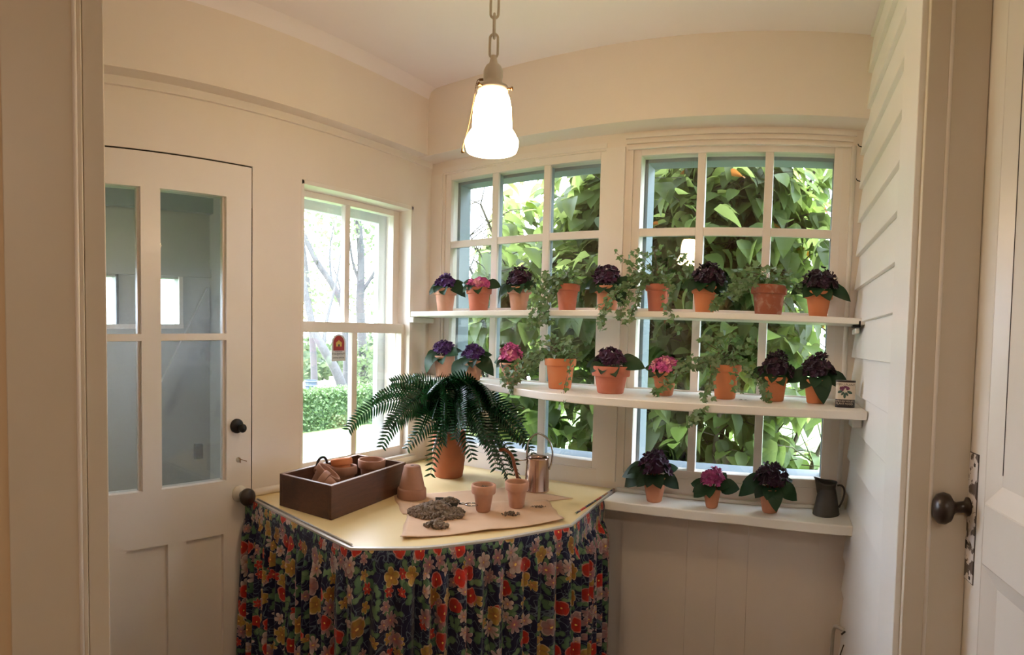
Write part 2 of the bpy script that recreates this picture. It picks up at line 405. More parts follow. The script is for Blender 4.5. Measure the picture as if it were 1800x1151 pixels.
# boxed beam (frieze) above windows
MB().box(XL, .3, 1.789, YB - .012, 2.219, ZC).build('beam', 'wall_paint', wall_back)
MB().box(XL, -1.487, .1, 1.789, 2.222, ZC).build('beam', 'wall_paint', wall_left)
struct(box('trim_1', 'trim_paint', XL, XL + .009, .1, YB - .02, 2.197, 2.222))
m = MB(); cz = .035
m.add([(-1.487, .1, ZC - cz), (-1.487, 1.789, ZC - cz), (-1.487 + cz * .3, 1.789, ZC - cz * .3), (-1.487 + cz * .3, .1, ZC - cz * .3), (-1.487 + cz, 1.789, ZC), (-1.487 + cz, .1, ZC)], [(0, 3, 2, 1), (3, 5, 4, 2)])
struct(m.build('trim_2', 'ceiling_paint', smooth=True))
# head mouldings over the right hand window and jamb beads
m = MB(); y = YB - .012
m.box(-.694, .085, y - .010, y, 2.196, 2.208).box(-.69, .075, y - .007, y, 2.178, 2.187).box(-.685, .07, y - .012, y, 2.158, 2.166)
struct(m.build('trim_3', 'trim_paint'))
struct(MB().box(-.7646, -.694, y - .010, y, 1.0, 2.17).build('trim_4', 'trim_paint'))
m = MB().tube([(.078, y - .003, .985), (.078, y - .003, 2.165)], .008, 8)
struct(m.build('trim_5', 'trim_paint', smooth=True))
struct(MB().box(XL, -1.484, y - .006, y, .98, 2.17).box(-1.484, -.7646, y - .006, y, 2.172, 2.19).build('trim_6', 'trim_paint'))
# planks under the ledge
px_ = [-.66, -.4237, -.318, -.2149, .018, .13]
for a, b in zip(px_, px_[1:]):
    box('plank', 'wall_paint', a + .0003, b - .0003, y - .009, y - .0005, 0.02, .94, wall_back)
# siding wall on the right (slightly splayed)
SP = Vector((.1125, 1.93, 0)); SD = Vector((.056, -.705, 0)).normalized(); SN = Vector((SD.y, -SD.x, 0)); SN = SN if SN.x < 0 else -SN
def sid(s, n, z): return SP + SD * s + SN * n + Vector((0, 0, z))
wall_right = empty('wall_right', (0, 0, 0)); struct(wall_right)
m = MB(); L = .86
m.add([sid(-.2, -.16, GZ), sid(L + .02, -.16, GZ), sid(L + .02, -.003, GZ), sid(-.2, -.003, GZ), sid(-.2, -.16, 2.65), sid(L + .02, -.16, 2.65), sid(L + .02, -.003, 2.65), sid(-.2, -.003, 2.65)], [(0, 3, 2, 1), (4, 5, 6, 7), (0, 1, 5, 4), (1, 2, 6, 5), (2, 3, 7, 6), (3, 0, 4, 7)])
m.build('wall_core', 'siding_paint', wall_right)
zb = 2.248 - .1105 * 21; i = 0
while zb < ZC:
    zt = min(zb + .1105, ZC); j = rnd.uniform(-.0008, .0008)
    vs = []
    for s_ in (0.0, .712):
        vs += [sid(s_, -.003, zb), sid(s_, .0165 + j, zb), sid(s_, .004, zt), sid(s_, -.003, zt)]
    MB().add(vs, [(0, 1, 2, 3), (7, 6, 5, 4), (0, 4, 5, 1), (1, 5, 6, 2), (2, 6, 7, 3), (3, 7, 4, 0)]).build('clapboard', 'siding_paint', wall_right, bev=.0012)
    zb += .1105; i += 1
m = MB(); vs = [sid(s_, n_, z_) for z_ in (GZ, ZC) for s_, n_ in ((.712, -.003), (L, -.003), (L, .021), (.712, .021))]
m.add(vs, [(0, 3, 2, 1), (4, 5, 6, 7), (0, 1, 5, 4), (1, 2, 6, 5), (2, 3, 7, 6), (3, 0, 4, 7)]); m.build('corner_board', 'siding_paint', wall_right, bev=.002)
for z_, s_ in ((2.255, .06), (2.16, .055), (2.05, .05), (2.235, .075)):
    P = sid(s_, .012, z_); m = MB().tube([P, P + SN * .012 + Vector((0, 0, .002)), P + SN * .016 + Vector((0, -.006, .006))], .0016, 6); m.build('bent_nail', 'black_iron', wall_right, smooth=True)
# casing of the passage on the right, facing the viewer
C0 = sid(L, 0, 0); cx = C0.x - .008; cyy = C0.y
casing = empty('trim_7'); struct(casing)
box('casing_board', 'jamb_paint', cx, cx + .040, cyy - .025, cyy + .01, 0, ZC, casing, bev=.002)
MB().tube([(cx + .043, cyy - .024, 0), (cx + .043, cyy - .024, ZC)], .0042, 8).build('bead', 'trim_paint', casing, smooth=True)
box('casing_board', 'jamb_paint', cx + .046, cx + .118, cyy - .022, cyy + .01, 0, ZC, casing, bev=.002)
box('stop', 'jamb_paint', cx + .1, cx + .22, cyy + .005, cyy + .03, 0, ZC, casing)
# passage wall with door_2
DP = Vector((.2885, 1.068, 0)); DD = Vector((.158, -.987, 0)).normalized(); DN = Vector((DD.y, -DD.x, 0)); DN = DN if DN.x < 0 else -DN
def dq(s, n, z): return DP + DD * s + DN * n + Vector((0, 0, z))
def dbox(m, s0, s1, n0, n1, z0, z1):
    vs = [dq(s_, n_, z_) for z_ in (z0, z1) for s_, n_ in ((s0, n0), (s1, n0), (s1, n1), (s0, n1))]
    return m.add(vs, [(0, 3, 2, 1), (4, 5, 6, 7), (0, 1, 5, 4), (1, 2, 6, 5), (2, 3, 7, 6), (3, 0, 4, 7)])
m = MB(); dbox(m, -.06, 3.2, -.14, -.05, 0, ZC); dbox(m, .79, 3.2, -.05, .0, 0, ZC); struct(m.build('wall_passage', 'hall_paint'))
door2 = empty('door_2'); struct(door2)
m = MB(); SW = .085
dbox(m, .004, SW, -.045, 0, .01, ZC - .01)
dbox(m, .70, .78, -.045, 0, .01, ZC - .01)
for z0, z1 in ((.01, .3), (1.125, 1.235), (2.33, ZC - .01)): dbox(m, SW, .70, -.045, 0, z0, z1)
m.build('door_frame', 'door_paint', door2, bev=.002)
for z0, z1 in ((.3, 1.125), (1.235, 2.33)):
    m = MB(); n0, n1 = 0.0, -.016; b = .036
    A = [(SW, z0), (.70, z0), (.70, z1), (SW, z1)]; B = [(SW + b, z0 + b), (.70 - b, z0 + b), (.70 - b, z1 - b), (SW + b, z1 - b)]
    vs = [dq(s_, n0 - .001, z_) for s_, z_ in A] + [dq(s_, n1, z_) for s_, z_ in B]
    m.add(vs, [(i_, (i_ + 1) % 4, 4 + (i_ + 1) % 4, 4 + i_) for i_ in range(4)]); m.build('panel_moulding', 'door_paint', door2)
    m = MB(); dbox(m, SW + b, .70 - b, -.03, n1, z0 + b, z1 - b); m.build('door_panel', 'door_paint', door2)
    m = MB(); dbox(m, SW + b, SW + b + .0022, n1, n1 + .0008, z0 + b + .02, z1 - b - .15); m.build('paint_crack', 'knob_brown', door2)
m = MB(); dbox(m, -.0025, .0555, .0, .0012, 1.0735, 1.3165); m.build('plate_edge', 'knob_brown', door2)
pl = MB(); dbox(pl, -.001, .054, .0, .0025, 1.075, 1.315); plo = pl.build('latch_plate', 'chipped_plate', door2, bev=.001); plo['label'] = 'chipped white painted iron plate'
m = MB()
for s_, z_ in ((.012, 1.30), (.042, 1.295), (.012, 1.087), (.042, 1.083), (.02, 1.14)): dbox(m, s_ - .003, s_ + .003, .0024, .0032, z_ - (.008 if z_ == 1.14 else .003), z_ + (.008 if z_ == 1.14 else .003))
m.build('screw_hole', 'black_iron', plo)
KM = Matrix.Translation(dq(.022, .0025, 1.212)) @ Vector((0, 0, 1)).rotation_difference(DN).to_matrix().to_4x4()
MB().lathe([(.001, 0), (.018, 0), (.018, .004), (.011, .008), (.010, .026), (.014, .032), (.026, .04), (.0295, .05), (.027, .062), (.016, .07), (.0, .072)], 28, KM).build('door_handle', 'knob_brown', door2, smooth=True)

# left jamb of the doorway the viewer stands in
ja = math.atan2(-.854, .284)                 # azimuth (x over y)
JD = Vector((math.sin(-1.249), math.cos(-1.249), 0)); JT = Vector((-JD.y, JD.x, 0)) if False else Vector((-math.cos(-1.249), math.sin(-1.249), 0))
JP = JD * .9                                  # inner edge; JT runs to the left of the picture
def jq(s, n, z): return JP + JT * s - JD * n + Vector((0, 0, z))
def jbox(m, s0, s1, n0, n1, z0, z1):
    vs = [jq(s_, n_, z_) for z_ in (z0, z1) for s_, n_ in ((s0, n0), (s1, n0), (s1, n1), (s0, n1))]
    return m.add(vs, [(0, 1, 2, 3), (4, 7, 6, 5), (0, 4, 5, 1), (1, 5, 6, 2), (2, 6, 7, 3), (3, 7, 4, 0)])
jamb = empty('trim_8'); struct(jamb)
jbox(MB(), 0, .034, -.10, 0, 0, ZC).build('jamb_board', 'jamb_paint', jamb, bev=.002)
jbox(MB(), .034, .16, -.10, .006, 0, ZC).build('casing_board', 'jamb_paint', jamb, bev=.002)
MB().tube([jq(.045, .007, 0), jq(.045, .007, ZC)], .004, 8).build('bead', 'trim_paint', jamb, smooth=True)
m = MB(); jbox(m, .155, .60, -.10, -.004, 0, ZC); struct(m.build('wall_doorway', 'hall_paint'))
P = jq(.1, -.10, 0); box('trim_9', 'wall_paint', XL - .05, P.x + .04, .12, .2, 0, ZC)['kind'] = 'structure'
# hall behind the viewer
struct(box('wall_hall', 'hall_paint', -1.3, .95, -2.05, -1.95, 0, ZC))
struct(box('wall_hall_left', 'hall_paint', -1.22, -1.12, -2.05, .2, 0, ZC))

# ================================================================== WINDOWS OF THE BACK WALL
PW, MW, PH = .19994, .02782, .24873
def sash_window(n, x0):
    z1 = 2.1399; z0 = z1 - 4 * PH - 3 * MW; x1 = x0 + 3 * PW + 2 * MW
    win = empty('window_%d' % n, ((x0 + x1) / 2, YB, z0)); struct(win); Mi = Matrix.Translation(-win.location)
    def b(name, *a, mat='trim_paint', bev=.0015): return box(name, mat, *a, parent=win, M=Mi, bev=bev)
    e = .028
    b('frame', x0 - e, x0, YB - .004, YB + .045, z0 - e, z1 + e); b('frame', x1, x1 + e, YB - .004, YB + .045, z0 - e, z1 + e)
    b('frame', x0, x1, YB - .004, YB + .045, z1, z1 + e); b('frame', x0, x1, YB - .004, YB + .045, z0 - e, z0)
    for q in (1, 2):
        xa = x0 + q * PW + (q - 1) * MW
        b('muntin', xa, xa + MW, YB - .002, YB + .012, z0, z1); b('muntin', xa + .006, xa + MW - .006, YB + .012, YB + .045, z0, z1, mat='exterior_paint')
    for r in (1, 2, 3):
        za = z1 - r * PH - (r - 1) * MW
        for q in range(3):
            xa = x0 + q * (PW + MW); b('muntin', xa, xa + PW, YB - .001, YB + .011, za - MW, za); b('muntin', xa, xa + PW, YB + .011, YB + .045, za - MW + .006, za - .006, mat='exterior_paint')
    # exterior stop seen through the glass
    o = e
    b('blind_stop', x0 - e, x0 + .012, YB + .045, YB + .12, z0 - e, z1 + e, mat='exterior_paint'); b('blind_stop', x1 - .004, x1 + e, YB + .045, YB + .12, z0 - e, z1 + e, mat='exterior_paint')
    b('blind_stop', x0, x1, YB + .045, YB + .12, z1 - .012, z1 + e, mat='exterior_paint'); b('sill', x0 - .05, x1 + .05, YB + .045, YB + .17, z0 - e - .01, z0 - .004, mat='exterior_paint')
    for q in range(3):
        for r in range(4):
            xa = x0 + q * (PW + MW); za = z1 - r * (PH + MW)
            b('pane', xa - .004, xa + PW + .004, YB + .0125, YB + .0155, za - PH - .004, za + .004, mat='window_glass', bev=0)
    return win
sash_window(2, -1.4469); sash_window(3, -.6399)
# ---- left window, double hung
w1 = empty('window_1', (XL, 1.487, 1.0)); struct(w1); Mi = Matrix.Translation(-w1.location)
def b(name, *a, mat='trim_paint', bev=.0015): return box(name, mat, *a, parent=w1, M=Mi, bev=bev)
XO = XL - TW
b('jamb_liner', XO, XL + .001, 1.760, 1.7755, 1.0, 2.022); b('jamb_liner', XO, XL + .001, 1.1985, 1.212, 1.0, 2.022); b('head_liner', XO, XL + .001, 1.199, 1.775, 2.008, 2.0225)
b('parting_bead', XO + .06, XO + .068, 1.752, 1.762, 1.0, 2.01)
def sash(xc, t, ya, yb, z0, z1, gy0, gm0, gm1, gy1, gz0, gz1, tag_):
    b(tag_ + '_stile', xc - t, xc, ya, gy0, z0, z1); b(tag_ + '_stile', xc - t, xc, gy1, yb, z0, z1)
    b(tag_ + '_rail', xc - t, xc, gy0, gy1, z0, gz0); b(tag_ + '_rail', xc - t, xc, gy0, gy1, gz1, z1)
    b('muntin', xc - t + .004, xc - .002, gm0, gm1, gz0, gz1)
    for p, q in ((gy0, gm0), (gm1, gy1)): b('pane', xc - t / 2 - .0015, xc - t / 2 + .0015, p - .003, q + .003, gz0 - .003, gz1 + .003, mat='window_glass', bev=0)
sash(-1.610, .03, 1.212, 1.760, 1.512, 2.008, 1.247, 1.462, 1.487, 1.726, 1.540, 1.986, 'upper_sash')
sash(-1.575, .03, 1.205, 1.768, 1.003, 1.546, 1.232, 1.472, 1.498, 1.745, 1.045, 1.508, 'lower_sash')
b('storm_frame', XO - .03, XO - .005, 1.19, 1.225, .98, 2.03, mat='storm_paint'); b('storm_frame', XO - .03, XO - .005, 1.722, 1.79, .98, 2.03, mat='storm_paint')
b('storm_frame', XO - .03, XO - .005, 1.225, 1.722, 1.965, 2.03, mat='storm_paint'); b('outer_sill', XO - .08, XO + .06, 1.16, 1.82, .965, 1.001, mat='storm_paint')
b('stool', XL - .035, XL + .012, 1.19, 1.80, .985, 1.0035); MB().tube([(XL + .006, 1.19, .9815), (XL + .006, 1.865, .9815)], .0065, 8).build('stool_bead', 'trim_paint', w1, smooth=True).location = -w1.location
b('stop_bead', XL - .012, XL + .006, 1.19, 1.80, 1.004, 1.012)
# round moulding along the table at the wall
struct(MB().tube([(XL + .013, 1.0, .987), (XL + .013, 1.19, .987)], .012, 10).build('trim_10', 'trim_paint', smooth=True))
# sticker
st = empty('window_sticker', (-1.5885, 1.413, 1.452)); tag(st, 'small arched red and white security sticker on the lower sash of the left window', 'sticker')
def arch(w_, h_, n=14): return [(-w_, -h_), (w_, -h_), (w_, h_ - w_)] + [(w_ * math.cos(PI * i / n), h_ - w_ + w_ * math.sin(PI * i / n)) for i in range(1, n)] + [(-w_, h_ - w_)]
def flat(pts, x0, x1, mat, name, dz=0, dy=0):   # shape in y,z plane
    n = len(pts); vs = [(x0, p[0] + dy, p[1] + dz) for p in pts] + [(x1, p[0] + dy, p[1] + dz) for p in pts]
    return MB().add(vs, [tuple(range(n - 1, -1, -1)), tuple(range(n, 2 * n))] + [(i, (i + 1) % n, n + (i + 1) % n, n + i) for i in range(n)]).build(name, mat, st)
flat(arch(.0345, .05), 0, .0006, 'sticker_white', 'backing')
flat(arch(.027, .0275), .0006, .0010, 'sticker_red', 'red_arch', .0165)
flat([(-.014, -.008), (.014, -.008), (.014, .004), (.017, .004), (0, .016), (-.017, .004), (-.014, .004)], .0010, .0014, 'sticker_yellow', 'house_emblem', .012)
flat([(-.004, -.006), (.004, -.006), (.004, .002), (-.004, .002)], .0014, .0016, 'ink', 'house_door', .010)
# the lettering faces outdoors, so it reads mirrored from the room
LM = Matrix(((0, 0, 1, .0008), (1, 0, 0, 0), (0, 1, 0, 0), (0, 0, 0, 1))) @ Matrix.Diagonal((-1, 1, 1, 1))
text('Homeguard', 'lettering', 'ink', .0135, st, Matrix.Translation((0, 0, -.0265)) @ LM)
text('security systems', 'lettering', 'ink', .0085, st, Matrix.Translation((0, 0, -.040)) @ LM)
text('PROTECTED BY', 'lettering', 'ink', .005, st, Matrix.Translation((0, 0, -.0165)) @ LM)

# ================================================================== DOOR 1
d1 = empty('door_1', (XL, .653, 0)); struct(d1); Mi = Matrix.Translation(-d1.location)
def b(name, *a, mat='trim_paint', bev=.0015): return box(name, mat, *a, parent=d1, M=Mi, bev=bev)
X1 = XL - .002; X0 = X1 - .04
bb = b; b = lambda *a, **k_: bb(*a, **{**k_, 'bev': 0})
b('door_stile', X0, X1, .306, .400, .01, 2.026); b('door_stile', X0, X1, .908, 1.0005, .01, 2.026); b('door_stile', X0, X1, .622, .683, .865, 2.026)
for ya, yb in ((.4, .622), (.683, .908)): b('door_rail', X0, X1, ya, yb, 1.925, 2.026)
b('door_rail', X0, X1, .4, .622, .865, 1.036); b('door_rail', X0, X1, .683, .908, .865, 1.036); b('door_rail', X0, X1, .4, .908, .01, .25)
for ya, yb in ((.503, .569), (.703, .765)): b('door_stile', X0, X1, ya, yb, .25, .865)
for ya, yb in ((.4, .503), (.569, .703), (.765, .896)): b('door_panel', X0 + .01, X1 - .012, ya, yb, .25, .865)
b('door_stile', X0, X1, .896, .908, .25, .865)
for ya, yb in ((.400, .622), (.683, .908)):
    b('muntin', X0 + .01, X1, ya, yb, 1.481, 1.502)
    b('glazing_bead', X1 - .028, X1 - .012, ya, ya + .007, 1.036, 1.925); b('glazing_bead', X1 - .028, X1 - .012, yb - .007, yb, 1.036, 1.925)
    for za, zb_ in ((1.036, 1.481), (1.502, 1.925)): b('pane', X1 - .022, X1 - .019, ya, yb, za, zb_, mat='hazy_glass', bev=0)
b('head_gap', X1 - .03, X1 + .0006, .31, 1.0, 2.0262, 2.0295, mat='crack_dark', bev=0)
b('side_gap', X1 - .03, X1 + .0002, 1.0006, 1.0028, .02, 1.9, mat='crack_dark', bev=0)
MX = Matrix.Rotation(PI / 2, 4, 'Y')
kn = MB().lathe([(0, 0), (.027, 0), (.027, .006), (.016, .010), (.013, .02)], 28, Mi @ Matrix.Translation((X1, .955, .988)) @ MX).build('rosette', 'white_porcelain', d1, smooth=True)
MB().lathe([(.010, .012), (.010, .03), (.018, .034), (.027, .044), (.028, .054), (.022, .062), (0, .065)], 28, Mi @ Matrix.Translation((X1, .955, .988)) @ MX).build('door_handle', 'knob_brown', d1, smooth=True)
MB().lathe([(0, 0), (.023, 0), (.023, .008), (.018, .013), (0, .014)], 24, Mi @ Matrix.Translation((X1, .944, 1.208)) @ MX).build('deadbolt', 'black_iron', d1, smooth=True)
MB().lathe([(.006, .012), (.006, .024), (.013, .026), (.014, .034), (.010, .04), (0, .041)], 20, Mi @ Matrix.Translation((X1, .948, 1.204)) @ MX).build('deadbolt_turn', 'black_iron', d1, smooth=True)
ko = MB().lathe([(0, 0), (.009, 0), (.009, .002), (0, .003)], 16, Mi @ Matrix.Translation((X1, .952, 1.098)) @ MX).build('keyhole_plate', 'white_porcelain', d1, smooth=True)
MB().tube([Mi @ Vector((X1 + .002, .952, 1.104)), Mi @ Vector((X1 + .010, .952, 1.103)), Mi @ Vector((X1 + .011, .952, 1.09))], .002, 6).tube([Mi @ Vector((X1 + .006, .953, 1.101)), Mi @ Vector((X1 + .014, .975, 1.093))], .0012, 6).build('key', 'brass', d1, smooth=True)
# vestibule seen through the door glass
vest = empty('wall_vestibule', (-2.3, .6, 0)); struct(vest); Mv = Matrix.Translation(-vest.location)
def b(name, *a, mat='vestibule_paint', bev=0): return box(name, mat, *a, parent=vest, M=Mv, bev=bev)
VX = -2.05; BRACE = [(1.108, 1.687), (1.12, 1.57), (.897, 1.184), (.898, 1.309)]
b('side_wall', VX, XO, 1.125, 1.165, GZ, 2.5); b('side_wall', VX, XO, -.9, -.85, GZ, 2.5)
m = MB()
for a_, c_, z0_, z1_ in ((-.9, .20, GZ, 2.5), (.20, .72, GZ, 1.54), (.20, .72, 1.719, 2.5), (.72, .84, GZ, 2.5), (.84, .983, GZ, 1.54), (.84, .983, 1.719, 2.5), (.983, 1.165, GZ, 2.5)):
    m.box(VX - .04, VX, a_, c_, z0_, z1_, Mv)
m.build('far_wall', 'vestibule_paint', vest)
b('roof', VX - .1, XO, -.95, 1.2, 2.46, 2.52); b('floor_boards', VX, XO, -.9, 1.15, GZ, -.1)
b('header', VX, VX + .03, -.9, 1.125, 1.98, 2.46, mat='exterior_paint'); b('rail', VX, VX + .012, -.9, 1.125, 1.728, 1.76)
b('window_casing', VX, VX + .008, .983, 1.0, 1.53, 1.727, mat='trim_paint'); b('window_casing', VX, VX + .008, .72, .73, 1.53, 1.727, mat='black_iron')
b('window_sill', VX, VX + .012, .20, 1.0, 1.522, 1.54, mat='trim_paint')
for ya, yb in ((.20, .72), (.84, .983)): b('pane', VX - .02, VX - .018, ya, yb, 1.54, 1.719, mat='window_glass')
m = MB(); X = Vector((.016, 0, 0)); Q = [Vector((VX + .001, y0_, z0_)) for y0_, z0_ in BRACE]
m.add([Mv @ q for q in Q] + [Mv @ (q + X) for q in Q], [(0, 1, 2, 3), (7, 6, 5, 4), (0, 4, 5, 1), (1, 5, 6, 2), (2, 6, 7, 3), (3, 7, 4, 0)])
m.build('brace', 'vestibule_paint', vest)
b('latch', XO - .02, XO - .005, .872, .9, 1.08, 1.13, mat='scoop_metal')

# roof slab outside so the sky only comes through the windows
struct(box('roof', 'exterior_paint', -1.78, 1.3, -2.2, 2.35, 2.65, 2.72))

# ================================================================== SHELVES AND LEDGE
s1 = empty('wall_shelf', (-.7, 1.8, 1.575)); tag(s1, 'upper white painted shelf across both back windows', 'shelf')
def shelf(root, pts, z0, z1):
    n = MB().prism([(x - root.location.x, y_ - root.location.y) for x, y_ in pts], z0 - root.location.z, z1 - root.location.z)
    return n.build('board', 'shelf_paint', root, bev=.0025)
shelf(s1, [(-1.535, 1.765), (-1.50, 1.715), (-.9, 1.705), (.128, 1.70), (.108, 1.884), (-1.535, 1.884)], 1.5755, 1.595)
box('bracket', 'shelf_paint', -1.543, -1.515, 1.75, 1.886, 1.552, 1.575, s1, bev=.004, M=Matrix.Translation(-s1.location))
MB().box(.108, .1135, 1.70, 1.80, 1.568, 1.586).box(.09, .112, 1.70, 1.78, 1.568, 1.5735).build('angle_iron', 'black_iron', s1).location = -s1.location
box('bracket', 'shelf_paint', .098, .112, 1.72, 1.885, 1.549, 1.5675, s1, bev=.004, M=Matrix.Translation(-s1.location))
s2 = empty('wall_shelf', (-.7, 1.7, 1.31)); tag(s2, 'lower white painted shelf across both back windows', 'shelf')
shelf(s2, [(-1.542, 1.79), (-1.50, 1.748), (-1.158, 1.714), (-.968, 1.618), (-.816, 1.551), (-.669, 1.522), (-.502, 1.519), (-.205, 1.535), (.131, 1.535), (.108, 1.884), (-1.542, 1.884)], 1.311, 1.335)
box('bracket', 'shelf_paint', -1.543, -1.515, 1.79, 1.886, 1.285, 1.311, s2, bev=.004, M=Matrix.Translation(-s2.location))
box('bracket', 'shelf_paint', .095, .124, 1.60, 1.885, 1.28, 1.31, s2, bev=.004, M=Matrix.Translation(-s2.location))
LZ = .97
lg = empty('window_ledge', (-.28, 1.8, .94)); tag(lg, 'deep white painted ledge under the right back window', 'ledge')
MB().prism([(x + .28, y_ - 1.8) for x, y_ in [(-.685, 1.748), (-.45, 1.753), (-.23, 1.752), (.118, 1.702), (.108, 1.884), (-.685, 1.884)]], -.001, LZ - .94).build('board', 'shelf_paint', lg, bev=.003)
MB().box(-.685, .10, 1.874, 1.887, LZ, LZ + .012, Matrix.Translation(-lg.location)).build('back_bead', 'shelf_paint', lg, bev=.002)

# ================================================================== POTTING TABLE AND SKIRT
TZ = .975
FP = [(XL + .001, .985), (-1.50, .982), (-1.011, .945), (-.893, 1.069), (-.860, 1.115), (-.768, 1.260), (-.664, 1.452), (-.697, 1.884)]
tb = empty('potting_table', (-1.1, 1.4, 0)); tag(tb, 'yellow topped corner potting table with cut off front corners', 'table')
T = Matrix.Translation(-tb.location)
poly = FP + [(XL + .001, 1.884)]
MB().prism([(x + 1.1, y_ - 1.4) for x, y_ in poly], TZ - .022, TZ).build('tabletop', 'table_yellow', tb)
m = MB()
def strip(m, pts, w_in, z0, z1):
    for (xa, ya), (xb, yb) in zip(pts, pts[1:]):
        d_ = Vector((xb - xa, yb - ya, 0)); 
        if d_.length < 1e-6: continue
        d_.normalize(); n_ = Vector((d_.y, -d_.x, 0))
        A = Vector((xa, ya, 0)); B = Vector((xb, yb, 0)); o_ = n_ * .003; i_ = -n_ * w_in
        vs = [T @ (p + Vector((0, 0, z_))) for z_ in (z0, z1) for p in (A + o_, B + o_, B + i_, A + i_)]
        m.add(vs, [(0, 3, 2, 1), (4, 5, 6, 7), (0, 1, 5, 4), (1, 2, 6, 5), (2, 3, 7, 6), (3, 0, 4, 7)])
strip(m, FP[1:3], .012, TZ - .016, TZ + .0015); strip(m, FP[2:7], .009, TZ - .016, TZ + .0015); strip(m, FP[6:], .004, TZ - .01, TZ + .001)
m.build('edge_trim', 'trim_metal', tb, bev=.0008)
MB().tube([T @ Vector((-1.49, .989, TZ + .004)), T @ Vector((-1.02, .957, TZ + .004))], .0028, 6).build('edge_wire', 'aluminium', tb, smooth=True)
for x, y_ in ((-1.45, 1.08), (-.98, 1.06), (-.74, 1.45), (-1.45, 1.8), (-.78, 1.8)):
    box('leg', 'old_wood', x - .02, x + .02, y_ - .02, y_ + .02, 0, TZ - .022, tb, M=T)
# skirt with gathered pleats
def skirt():
    path = [Vector((x, y_, 0)) for x, y_ in FP]
    path[0] = Vector((-1.535, .978, 0)); path[-1] = Vector((-.684, 1.74, 0)); path = path[:1] + path[1:]
    seglen = [0]; 
    for a, c in zip(path, path[1:]): seglen.append(seglen[-1] + (c - a).length)
    Lt = seglen[-1]; nu = 620; zs = [TZ - .004, TZ - .02, TZ - .045, TZ - .062, TZ - .066, TZ - .072, TZ - .085, TZ - .11, TZ - .15, TZ - .22, TZ - .32, TZ - .45, TZ - .6, TZ - .78, .03]
    r2 = random.Random(5); 
    # pleat phase grows irregularly along the path
    ph = 0; phs = []; 
    freq = [r2.uniform(.7, 1.45) for _ in range(40)]; ampv = [r2.uniform(.55, 1.25) for _ in range(40)]
    m = MB(); uv = []; P0 = []; tr = []
    for i in range(nu + 1):
        s_ = Lt * i / nu; q = 0
        while q < len(seglen) - 2 and s_ > seglen[q + 1]: q += 1
        t = (s_ - seglen[q]) / (seglen[q + 1] - seglen[q]); p = path[q].lerp(path[q + 1], t)
        # smooth normal
        def nrm(qq): d_ = (path[qq + 1] - path[qq]).normalized(); return Vector((d_.y, -d_.x, 0))
        n_ = nrm(q)
        if t < .5 and q > 0: n_ = (nrm(q - 1) * (.5 - t) + n_ * (.5 + t)).normalized()
        elif t >= .5 and q < len(seglen) - 2: n_ = (n_ * (1.5 - t) + nrm(q + 1) * (t - .5)).normalized()
        fi = s_ / Lt * 38; k0 = int(fi); fr = freq[k0] * (1 - (fi - k0)) + freq[k0 + 1] * (fi - k0); am = ampv[k0] * (1 - (fi - k0)) + ampv[k0 + 1] * (fi - k0)
        ph += fr * 2 * PI / .052 * Lt / nu; P0.append((p, n_, s_, ph, am))
    uacc = 0; uprev = None; us = []
    for i, (p, n_, s_, ph_, am) in enumerate(P0):
        us.append(s_ * 1.0 + .012 * math.sin(ph_) * .0)
    # arc length of the pleated section for the pattern
    al = [0]
    for i in range(1, nu + 1):
        a = P0[i]; c = P0[i - 1]; dd = .016 * (a[4] * math.sin(a[3]) - c[4] * math.sin(c[3])); al.append(al[-1] + math.hypot(a[2] - c[2], dd))
    for zi, z in enumerate(zs):
        dz = (TZ - .064) - z; g = 0 if dz < 0 else min(1, (dz / .05)) ** .7
        for i, (p, n_, s_, ph_, am) in enumerate(P0):
            sway = .006 * math.sin(s_ * 9 + z * 3) * g
            d_ = .004 + (.003 * (z < TZ - .01)) + g * (.006 + .0165 * am * math.sin(ph_ + .5 * math.sin(z * 5 + s_ * 7)) + .004 * math.sin(2.3 * ph_ + 1)) + sway + .018 * min(1, max(0, dz)) 
            if zi == 4: d_ -= .002
            q_ = p + n_ * d_; m.v.append((q_.x, q_.y, z)); uv.append((al[i] if z < TZ - .05 else al[i], z))
    W_ = nu + 1
    for a in range(len(zs) - 1):
        for i in range(nu): m.f.append((a * W_ + i, a * W_ + i + 1, (a + 1) * W_ + i + 1, (a + 1) * W_ + i))
    o = m.build('table_skirt', 'floral_cotton', None, smooth=True)
    me = o.data; ul = me.uv_layers.new(name='UVMap'); li = np.zeros(len(me.loops), dtype=np.int32); me.loops.foreach_get('vertex_index', li)
    ul.data.foreach_set('uv', np.array(uv, dtype=np.float32)[li].ravel())
    so = o.modifiers.new('thick', 'SOLIDIFY'); so.thickness = .0015
    return o
sk = skirt(); tag(sk, 'gathered navy floral cotton skirt hanging around the potting table', 'curtain')
# floral offcut over the table edge by the ledge
m = MB(); A = Vector((-.700, 1.60, 0)); B = Vector((-.6965, 1.872, 0))
m.add([(-.692, 1.55, TZ - .022), (-.6915, 1.875, TZ - .022), (-.6915, 1.875, TZ + .004), (-.692, 1.55, TZ + .004), (-.697, 1.55, TZ + .004), (-.697, 1.875, TZ + .004)], [(0, 1, 2, 3), (3, 2, 5, 4)])
o = m.build('fabric_edging', 'floral_cotton', tb); o.location = T.translation
ul = o.data.uv_layers.new(name='UVMap'); vv = [(p[1] + 3, p[2]) for p in m.v]
for lp in o.data.loops: ul.data[lp.index].uv = vv[lp.vertex_index]

